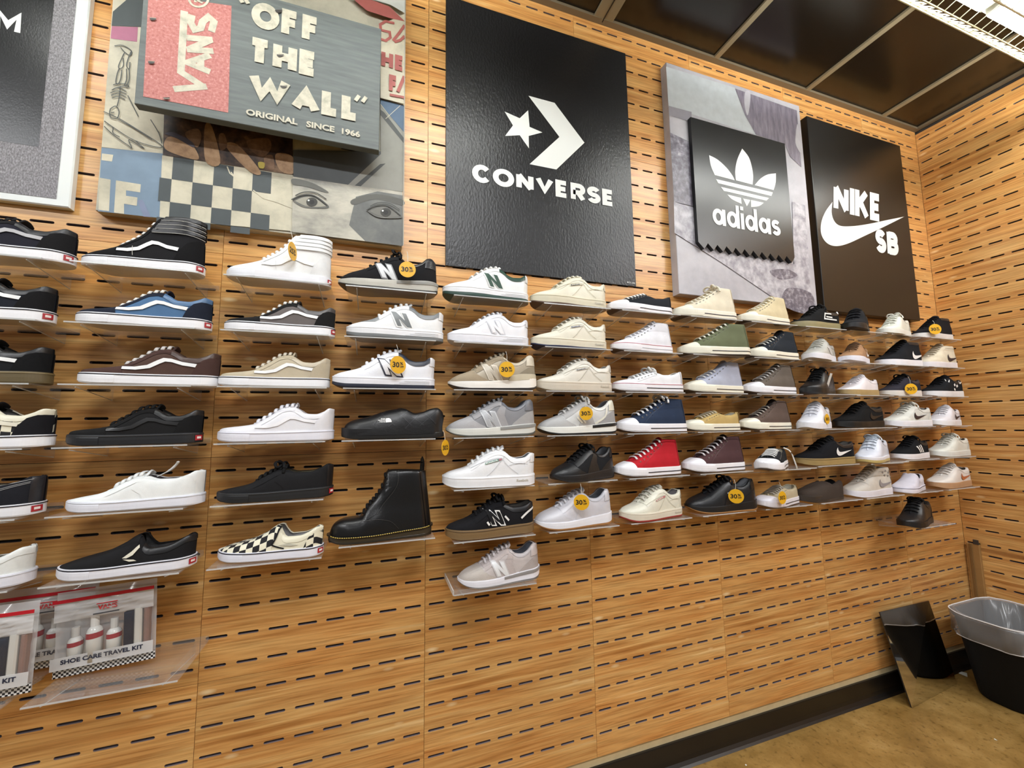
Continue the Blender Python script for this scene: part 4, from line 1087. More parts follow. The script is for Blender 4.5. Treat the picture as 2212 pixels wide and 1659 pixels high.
def slip_on(root, L, c):
    s = Shoe(root, L, [(0, .105), (.03, .115), (.11, .138), (.2, .16), (.32, .19), (.46, .255), (.57, .318), (.6, .31), (.64, .232), (.68, .205), (.8, .21), (.88, .24), (.96, .28), (1, .276)], [(0, .105), (.1, .1), (.4, .092), (.9, .098), (1, .1)],
             wt=[(0, 0), (.52, 0), (.56, .035), (.6, .062), (.66, .085), (.8, .1), (.9, .086), (.96, .058), (1, 0)], thr=.53, ub=.6, e1=.6, lean=.05)
    check = c.get('check')
    s.upper(mat(c['main'], 'canvas'), c.get('lining', '#b9b4a6')); s.sole(mat(c['sole'], 'rubber'), line=mat(c['line'], 'rubber') if c.get('line') else None)
    s.band('toe_bumper', mat(c['sole'], 'rubber'), s.frac(.12), s.frac(.8), .004, u0=0, u1=.3)
    vamp = [(0, .06), (.545, .06), (.545, .12), (.555, .16), (.575, .2), (.595, .25), (.6, .36), (0, .36)]
    if c.get('vamp', True): s.patch('vamp', CHECK if check else mat(c['main'], 'canvas'), vamp, both=True, off=.004, uv=True, step=.03)
    if check: s.patch('heel_panel', CHECK, [(.83, .07), (.88, .2), (.92, .23), (1.01, .26), (1.01, .07)], both=True, uv=True)
    if c.get('trim'): s.stripes('piping', mat(c['trim'], 'canvas'), .014, [(.6, .33), (.592, .25), (.57, .19), (.552, .15), (.6, .125), (.66, .105)], off=.008)
    s.patch('elastic_gore', mat(c.get('gore', '#d9d4c4'), 'knit'), [(.5, .152), (.56, .2), (.605, .25), (.61, .225), (.57, .168), (.53, .148)] if not check else [(.6, .14), (.72, .125), (.8, .13), (.7, .15)], off=.0075)
    if not check and c.get('mark', True): s.patch('gore_edge', mat(c.get('gore', '#d9d4c4'), 'knit'), [(.505, .142), (.58, .132), (.6, .118), (.55, .118)], off=.0075)
    s.collar(mat(c.get('collar', c['main']), 'leather'), .05, u0=.63)
    us = np.linspace(.55, .6, 5)
    mb = MB()   # insole tongue inside the vamp edge
    if c.get('tab', True): red_tab(s)
    return s
def canvas_sole(s, c):
    """thick rubber foxing with a toe cap and a line"""
    w = mat(c['sole'], 'rubber')
    s.sole(w, out=mat(c.get('out', '#4a3a2e'), 'rubber'), cut=.1)
    ln = mat(c.get('line', '#23242e'), 'rubber')
    s.band('foxing_line', ln, s.frac(.42), s.frac(.52), .004, u0=.36, u1=1)
    if c.get('top_line'): s.band('upper_line', mat(c['top_line'], 'rubber'), s.frac(.9), s.frac(.97), .003)
    s.band('toe_bumper', w, s.frac(.2), s.frac(.88), .006, u0=0, u1=.37)
    s.patch('toe_cap', mat(c.get('cap', c['sole']), 'rubber', .4), [(0, .05), (.235, .05), (.22, .13), (.19, .18), (.16, .26), (0, .26)], both=True, off=.007)
def canvas_high(root, L, c):
    h = c.get('h', .455)
    s = Shoe(root, L, [(0, .12), (.04, .142), (.12, .168), (.2, .19), (.28, .22), (.4, .272), (.52, .334), (.62, .396), (.69, h - .012), (.74, h), (.85, h - .005), (1, h - .008)], [(0, .128), (.1, .125), (.4, .112), (.9, .108), (1, .108)],
             wt=[(0, 0), (.22, 0), (.28, .026), (.45, .04), (.6, .05), (.7, .07), (.8, .088), (.9, .085), (.96, .06), (1, 0)], thr=.24, ub=.69, e1=.58, e2=.9, shaft=.16, zb=[(0, .045), (.08, .018), (.2, .004), (.85, 0), (1, 0)], lean=-.1)
    cl = mat(c['main'], 'canvas'); s.upper(cl, c.get('lining', '#c9c4b4')); canvas_sole(s, c)
    s.patch('quarter', cl, [(.28, .07), (.33, .15), (.42, .23), (.53, .3), (.66, .38), (.72, .5), (1.01, .5), (1.01, .07)], both=True, off=.0025)
    s.stripes('stitching', mat(c.get('stitch', c['main']), 'plain'), .0035, [(.3, .12), (.35, .17), (.44, .235), (.55, .302), (.675, .385), (.71, .44)], off=.005)
    s.patch('heel_strip', cl, [(.935, .07), (.93, .5), (1.01, .5), (1.01, .07)], both=True, off=.006)
    s.tongue(mat(c.get('tongue', c['main']), 'canvas'), tip=(.01, .03))
    s.laces(mat(c['lace'], 'canvas'), 7, ua=.27, ub=.66, lift=.014, r=.0135, upto=c.get('upto'), bow=c.get('bow', False), eyelets=mat('#b9b9b6', 'metal'))
    return s
def canvas_low(root, L, c):
    s = Shoe(root, L, [(0, .118), (.04, .14), (.12, .158), (.22, .172), (.3, .195), (.42, .232), (.52, .258), (.6, .25), (.7, .222), (.8, .222), (.9, .25), (.965, .27), (1, .262)], [(0, .122), (.1, .118), (.4, .106), (.9, .105), (1, .105)],
             thr=.24, ub=.54, e1=.58, zb=[(0, .04), (.08, .016), (.2, .004), (.85, 0), (1, 0)])
    cl = mat(c['main'], 'canvas'); s.upper(cl, c.get('lining', '#c9c4b4')); canvas_sole(s, c)
    s.eyestay(cl, .05, u0=.24, u1=.55)
    s.patch('heel_strip', cl, [(.93, .07), (.92, .35), (1.01, .35), (1.01, .07)], both=True, off=.006)
    s.tongue(mat(c.get('tongue', c['main']), 'canvas'), tip=(.03, .03)); s.laces(mat(c['lace'], 'canvas'), 6, ua=.265, ub=.52, r=.0135, bow=c.get('bow', False), eyelets=mat('#b9b9b6', 'metal'))
    return s
COURT_ZT = [(0, .125), (.04, .15), (.12, .172), (.22, .198), (.31, .24), (.42, .315), (.52, .365), (.6, .378), (.66, .358), (.73, .3), (.8, .278), (.88, .286), (.96, .33), (1, .32)]
def letter_n(s, c, x=.5, z=.135, w=.15, h=.15, lean=-.42, rise=-.012):
    q = place_poly(N_OUT, x, z, w, h, lean, rise)
    if c.get('n_edge'):
        b = s.patch('letter_border', mat(c['n_edge'], 'leather'), place_poly([(-.1, -.09), (.36, -.09), (.36, .4), (.66, -.09), (1.1, -.09), (1.1, 1.09), (.64, 1.09), (.64, .6), (.36, 1.09), (-.1, 1.09)], x, z, w, h, lean, rise), off=.0075, step=.025)
    s.patch('letter_patch', mat(c['n'], c.get('nstuff', 'leather')), q, off=.0095, step=.025)
def court(root, L, c):
    """leather court shoe with a cup sole"""
    s = Shoe(root, L, COURT_ZT, [(0, .125), (.1, .115), (.4, .108), (.9, .112), (1, .115)], e1=.56, thr=.29, ub=.61, lean=.05, zb=[(0, .05), (.06, .022), (.16, .003), (.9, 0), (1, .01)], wide=1.02)
    le = mat(c['main'], c.get('stuff', 'leather'))
    s.upper(le, c.get('lining', '#b9b8b2'))
    s.sole(mat(c['sole'], 'rubber'), out=mat(c.get('out', c['sole']), 'rubber'), cut=c.get('cut', .16))
    s.band('sole_line', mat(c.get('sline', c['sole']), 'rubber', .8), s.frac(.84), s.frac(.9), .0025)
    ov = mat(c.get('over', c['main']), c.get('ostuff', 'leather'))
    if c.get('toe'): s.patch('toe_box', mat(c['toe'], 'leather'), [(.13, .172), (.25, .25), (.3, .25), (.325, .19), (.28, .165), (.2, .165)], both=True)
    s.patch('mudguard', ov, [(0, .08), (.46, .08), (.42, .13), (.36, .147), (.3, .155), (.22, .15), (.15, .146), (.08, .14), (.03, .132), (0, .128)], both=True, off=.0045)
    s.eyestay(ov, .05)
    s.collar(mat(c.get('collar', c['main']), 'leather'), c.get('ch', .05))
    s.patch('heel_counter', mat(c.get('heel', c.get('over', c['main'])), 'leather'), [(.78, .09), (.83, .17), (.88, .215), (1.01, .235), (1.01, .09)], both=True)
    s.patch('heel_tab', mat(c.get('htab', c['main']), 'leather'), [(.925, .24), (.935, .35), (1.01, .35), (1.01, .24)], both=True, off=.007)
    sm = mat(c.get('seam', c['main']), 'plain', .8)
    if c.get('n'): letter_n(s, c)
    if c.get('label'):
        s.stripes('seam_lines', sm, .005, [(.3, .2), (.42, .255), (.56, .29), (.63, .29)], [(.46, .115), (.52, .16), (.62, .27), (.66, .31)], [(.63, .29), (.7, .2), (.8, .125)], [(.7, .215), (.8, .235), (.9, .225)], off=.0075)
        lb = s.patch('side_label', mat(c['label'], 'plain'), [(.445, .232), (.62, .272), (.625, .292), (.45, .252)], off=.009, step=.03)
        s.text('label_lettering', mat(c.get('ltext', '#e8e6da'), 'plain'), 'Reebok', .455, .585, .236, .2515, .0305, .03, .0105, parent=lb)
        s.sole_text('sole_lettering', mat(c.get('stext', '#b3aea0'), 'rubber'), 'Reebok', .78, .91, .42, .64)
        if c.get('flag'): s.patch('label_flag', mat(c['flag'], 'plain'), [(.59, .266), (.622, .274), (.625, .291), (.594, .284)], off=.0103, parent=lb)
    if c.get('grooves', c.get('n')): 
        for k in range(3): s.sole_patch('sole_groove', mat(c.get('groove', '#c9cbce'), 'rubber'), .58 + .05 * k, .93, .34 + .14 * k, .4 + .14 * k, off=.003)
    s.tongue(mat(c.get('tongue', c['main']), 'leather'), tip=(.04, .03)); s.laces(mat(c['lace'], 'canvas'), 6, r=.0125, bow=c.get('bow', False))
    return s
RUN_ZT = [(0, .1), (.03, .128), (.1, .165), (.2, .2), (.3, .245), (.42, .318), (.52, .37), (.57, .382), (.62, .362), (.68, .312), (.76, .3), (.84, .33), (.9, .378), (.95, .395), (1, .375)]
def runner(root, L, c):
    """retro running shoe with a wedge midsole"""
    s = Shoe(root, L, RUN_ZT, [(0, .1), (.08, .088), (.3, .088), (.6, .105), (.85, .128), (1, .135)], e1=.62, thr=.28, ub=.585, lean=-.06, zb=[(0, .07), (.05, .04), (.12, .016), (.25, .0), (.85, 0), (.94, .01), (1, .045)], wide=1.0,
             wt=[(0, 0), (.27, 0), (.33, .028), (.45, .04), (.58, .056), (.68, .085), (.8, .096), (.88, .085), (.95, .058), (1, 0)])
    s.upper(mat(c['main'], c.get('stuff', 'nylon')), c.get('lining', '#8d8f94'))
    s.sole(mat(c['sole'], 'rubber'), out=mat(c.get('out', '#1c1b1b'), 'rubber'), cut=.2)
    ov = mat(c.get('over', c['main']), c.get('ostuff', 'suede'))
    s.patch('toe_guard', mat(c.get('toe', c.get('over', c['main'])), c.get('ostuff', 'suede')), [(0, .05), (.44, .06), (.4, .11), (.345, .135), (.29, .17), (.25, .21), (.235, .32), (0, .32)], both=True, off=.0045)
    s.eyestay(ov, .055)
    s.patch('saddle', ov, [(.43, .07), (.47, .16), (.52, .24), (.585, .33), (.64, .31), (.62, .22), (.66, .12), (.66, .07)], both=True, off=.004)
    s.patch('heel_counter', mat(c.get('heel', c.get('over', c['main'])), c.get('ostuff', 'suede')), [(.66, .07), (.72, .14), (.8, .2), (.88, .25), (1.01, .29), (1.01, .07)], both=True, off=.0045)
    s.patch('heel_tab', mat(c.get('htab', c['main']), 'leather'), [(.86, .27), (.885, .41), (1.01, .41), (1.01, .28)], both=True, off=.007)
    s.collar(mat(c.get('collar', c['main']), 'leather'), .03)
    if c.get('wedge'): s.band('midsole_wedge', mat(c['wedge'], 'rubber'), s.frac(.66), s.frac(.95), .006, u0=c.get('wu', .55), u1=1)
    if c.get('clip'): s.patch('heel_clip', mat(c['clip'], 'rubber'), [(.64, .1), (.68, .16), (.78, .178), (1.01, .185), (1.01, .1)], both=True, off=.012)
    if c.get('n'): letter_n(s, c, *c.get('nbox', (.43, .115, .14, .15)))
    if c.get('vector'): s.stripes('side_stripes', mat(c['vector'], 'leather'), .022, [(.49, .13), (.43, .195)], [(.535, .13), (.475, .2)], [(.66, .12), (.8, .2), (.84, .31)], off=.0075)
    if c.get('word'): s.text('side_lettering', mat(c['word'], 'plain'), 'Reebok', .5, .63, .232, .246, .05, .02, .009)
    s.tongue(mat(c.get('tongue', c['main']), 'knit'), tip=(.03, .045)); s.laces(mat(c['lace'], 'canvas'), 6, r=.0125, bow=c.get('bow', False))
    return s
def skate_cup(root, L, c):
    """modern low skate or lifestyle shoe, logos by choice"""
    h = c.get('h', 1.0)
    zt = [(0, .11), (.04, .13), (.12, .15), (.22, .178), (.31, .222), (.42, .292 * h), (.52, .345 * h), (.59, .352 * h), (.66, .318 * h), (.74, .282 * h), (.82, .28 * h), (.9, .298 * h), (.96, .318 * h), (1, .305 * h)]
    if c.get('mid'): zt = [(0, .11), (.04, .135), (.12, .16), (.22, .195), (.33, .255), (.45, .33), (.56, .39), (.64, .425), (.72, .425), (.8, .42), (.9, .425), (1, .415)]
    s = Shoe(root, L, zt, [(0, .105), (.1, .1), (.4, .095), (.9, .105), (1, .105)], e1=.58, thr=.29, ub=.6 if not c.get('mid') else .63, lean=.03, shaft=.08 if c.get('mid') else 0, zb=[(0, .035), (.06, .014), (.16, .002), (.9, 0), (1, .012)])
    mm = mat(c['main'], c.get('stuff', 'suede'))
    s.upper(mm, c.get('lining', '#77736e')); s.sole(mat(c['sole'], 'rubber'), out=mat(c.get('out', c['sole']), 'rubber'), cut=c.get('cut', .12))
    if c.get('line'): s.band('foxing_line', mat(c['line'], 'rubber'), s.frac(.8), s.frac(.88), .0035)
    ov = mat(c.get('over', c['main']), c.get('stuff', 'suede'))
    s.patch('toe_cap', ov, [(0, .06), (.3, .06), (.31, .12), (.29, .17), (.26, .25), (0, .25)], both=True)
    s.eyestay(ov, .05); s.collar(mat(c.get('collar', c['main']), 'leather'), .05)
    s.patch('heel_counter', mat(c.get('heel', c.get('over', c['main'])), c.get('stuff', 'suede')), [(.8, .07), (.84, .18), (.9, .25), (1.01, .29), (1.01, .07)], both=True)
    if c.get('swoosh'):
        bx = c.get('sbox', (.55, .125, .36, .115))
        s.patch('side_mark', mat(c['swoosh'], 'leather'), place_poly(SWOOSH, *bx, 0, 0), off=.0085, step=.03)
    if c.get('bars'): s.patch('side_bars', mat(c['bars'], 'leather'), *[[(.46 + .08 * k, .115), (.505 + .08 * k, .115), (.425 + .08 * k, .235 + .012 * k), (.39 + .08 * k, .225 + .012 * k)] for k in range(3)], off=.0085)
    if c.get('n'):
        letter_n(s, c, .47, .125, .15, .15)
        s.stripes('letter_outline', mat(c['n_line'], 'leather'), .012, place_poly(N_OUT + [N_OUT[0]], .47, .125, .15, .15, -.42, -.012), off=.011, keep=True)
        s.stripes('side_dashes', mat(c['n_line'], 'leather'), .02, [(.44, .13), (.415, .165)], [(.665, .155), (.62, .205)], off=.009)
        s.stripes('heel_flash', mat(c['n_line'], 'leather'), .022, [(.81, .165), (.89, .225), (.97, .26)], off=.009)
    if c.get('letter'):   # angular L-shaped mark
        s.stripes('side_mark', mat(c['letter'], 'leather'), .022, [(.72, .255), (.55, .25), (.5, .155), (.82, .16)], [(.56, .195), (.72, .195)], off=.0085, keep=True)
        s.patch('heel_flash', mat(c['letter'], 'leather'), [(.86, .27), (.92, .34), (.955, .27)], off=.009)
    if c.get('dashes'): s.stripes('side_dashes', mat(c['dashes'], 'leather'), .04, [(.44, .27), (.5, .32)], [(.55, .14), (.6, .12)], [(.58, .2), (.64, .23)], [(.66, .18), (.72, .21)], [(.8, .25), (.88, .29)], off=.0085)
    if c.get('spots'): s.patch('ankle_spots', mat(c['spots'], 'leather'), *[[(x + .017 * math.cos(q), z + .015 * math.sin(q)) for q in np.linspace(0, 2 * PI, 9)[:-1]] for x, z in ((.72, .36), (.79, .38), (.86, .35), (.75, .31), (.83, .3), (.9, .38), (.9, .28))], off=.008)
    s.tongue(mat(c.get('tongue', c['main']), 'knit'), tip=(.03, .05)); s.laces(mat(c['lace'], 'canvas'), 6, r=.0125, bow=c.get('bow', False))
    return s
def work_boot(root, L, c):
    s = Shoe(root, L, [(0, .1), (.025, .16), (.07, .198), (.14, .222), (.22, .228), (.3, .242), (.36, .325), (.43, .4), (.48, .47), (.515, .55), (.54, .65), (.57, .667), (.75, .66), (.94, .65), (1, .645)], [(0, .085), (.1, .07), (.4, .07), (.75, .085), (1, .1)],
             wt=[(0, 0), (.29, 0), (.34, .02), (.5, .022), (.58, .05), (.68, .085), (.8, .1), (.9, .09), (.96, .062), (1, 0)], thr=.3, ub=.545, e1=.55, e2=.88, shaft=.16, lean=-.11, zb=[(0, .025), (.05, .012), (.12, .0), (1, 0)], wide=.98, toe_round=.2)
    le = mat(c['main'], 'leather', .3); s.upper(le, '#2a2622')
    so = mat('#3b3428', 'rubber', .3)
    s.sole(so, out=mat('#2b251c', 'rubber', .35), cut=.3)
    s.band('welt', mat('#17140f', 'leather'), s.frac(.84), s.fs, .012)
    mb = MB()
    for side in (-1, 1):
        for k in range(46):
            u0, u1 = .03 + k * .0205, .03 + k * .0205 + .012
            q = []
            for u in (u0, u1):
                q.append(((-.5 + u) * s.L, side * (float(s.W(np.array(u), side)) + .0145) * s.L, (float(s.fs(np.array(u))) - .004) * s.L))
            mb.tube(q, .0042 * s.L, 4)
    mb.build('welt_stitching', mat('#c3a948', 'plain'), s.root, kind='stuff')
    s.patch('eyestay', le, [(.29, .22), (.33, .33), (.48, .53), (.53, .69), (.64, .69), (.63, .52), (.5, .36), (.44, .26), (.36, .215)], both=True, off=.006)
    s.stripes('stitching', mat('#2c2a28', 'plain'), .004, [(.32, .2), (.45, .21), (.58, .18), (.66, .1)], [(.66, .68), (.64, .52), (.52, .36), (.45, .26)], off=.007)
    s.tongue(le, tip=(.01, .02), bump=.01); s.laces(mat('#0f0e0e', 'canvas'), 8, ua=.325, ub=.53, r=.0135, bow=False)
    a = s.L
    pl = MB(); pl.tube(smooth3([(.385 * a, -.012, .62 * a), (.39 * a, -.01, .72 * a), (.4 * a, 0, .775 * a), (.415 * a, .01, .72 * a), (.41 * a, .012, .63 * a)]), .0045, 4, flat=1.8).build('pull_loop', mat('#17150f', 'canvas'), s.root)
    s.patch('heel_strip', le, [(.93, .07), (.92, .7), (1.01, .7), (1.01, .07)], both=True, off=.006)
    return s
def mule(root, L, c):
    s = Shoe(root, L, [(0, .09), (.03, .15), (.1, .188), (.24, .222), (.36, .262), (.47, .292), (.56, .3), (.62, .285), (.7, .245), (.78, .262), (.84, .29), (.9, .3), (.96, .27), (1, .2)], [(0, .06), (.1, .054), (.9, .056), (1, .06)],
             wt=[(0, 0), (.5, 0), (.56, .05), (.64, .085), (.75, .095), (.86, .09), (.95, .055), (1, 0)], thr=.52, ub=.58, e1=.7, e2=.75, wide=1.03, lean=.2, up=1.03)
    ny = mat(c['main'], c.get('stuff', 'nylon')); s.upper(ny, c.get('lining', '#1a1a1b')); s.sole(mat(c['sole'], 'rubber'))
    s.band('mudguard', mat(c.get('guard', c['main']), 'leather'), s.frac(.6), lambda u: s.fs(u) + .05 * (1 - smooth01((u - .35) / .3)) + .006, .002, u0=0, u1=.75)
    if c.get('quilt'):
        q = mat('#2b2b2e', 'nylon')  # seams paler than the nylon: colour imitates the shading between quilted puffs
        s.stripes('quilt_seams', q, .008, [(.3, .14), (.42, .28)], [(.5, .13), (.36, .262)], [(.44, .12), (.62, .27)], [(.66, .13), (.5, .29)], [(.6, .1), (.74, .25)], [(.78, .13), (.66, .22)], [(.74, .12), (.9, .28)], [(.9, .14), (.78, .25)], off=.003, both=True)
        d = s.patch('printed_mark', mat('#e8e8e6', 'plain'), [(.415, .158), (.415, .196)] + [(.44 + .0 + .03 * math.sin(q), .162 + .038 * math.cos(q)) for q in np.linspace(0, PI / 2, 6)] , off=.0085)
        s.text('printed_lettering', mat('#e8e8e6', 'plain'), 'THE', .37, .41, .186, .197, 0, .03, .0085)
        s.text('printed_lettering', mat('#e8e8e6', 'plain'), 'NORTH', .345, .41, .173, .184, 0, .03, .0085)
        s.text('printed_lettering', mat('#e8e8e6', 'plain'), 'FACE', .36, .41, .159, .17, 0, .03, .0085)
    return s

# ------------------------------------------------------------------ clear shelves
ACRYLIC = clear_mat('clear_acrylic', (.97, .975, .975, 1), .04, .05)
ACRYL_EDGE = clear_mat('acrylic_edge', (.80, .84, .84, 1), .12, .4)
def shelf(x, z, label, w=.262, d=.155, lip=0.0):
    """bent acrylic shelf that hooks into the slots: platform, two gussets, back rail"""
    t = thing('acrylic_shelf', label, 'shelf', (x, -.0015, z), 0, 'clear acrylic shelves on the slotted wall')
    h = w / 2; th = .003
    MB().box(-h, h, -d, -.001, -th, 0).build('platform', ACRYLIC, t)
    MB().box(-h, h, -d - .0012, -d, -th - .0002, .0002).add([], []).build('front_edge', ACRYL_EDGE, t)
    for s in (-1, 1):
        xg = s * (h - .03)
        mb = MB(); y = lambda a: a
        pts = [(-.001, -th), (-d + .004, -th), (-d + .004, -th - .004), (-.001, -th - .027)]
        mb.add([(xg - .0014, a, b) for a, b in pts] + [(xg + .0014, a, b) for a, b in pts], [(0, 1, 2, 3), (7, 6, 5, 4), (0, 4, 5, 1), (3, 2, 6, 7), (0, 3, 7, 4)])
        mb.build('gusset', ACRYLIC, t)
        mb = MB(); mb.tube([(xg, -d + .004, -th - .004), (xg, -.002, -th - .027)], .0012, 4); mb.build('gusset_edge', ACRYL_EDGE, t)
    MB().box(-h, h, -.004, -.001, 0, .012).build('back_rail', ACRYLIC, t)
    if lip:
        MB().box(-h, h, -d - .003, -d, -.002, lip).build('front_lip', ACRYLIC, t)
        MB().box(-h - .003, -h, -d, -.002, -.002, lip).build('side_lip', ACRYL_EDGE, t)
    return t

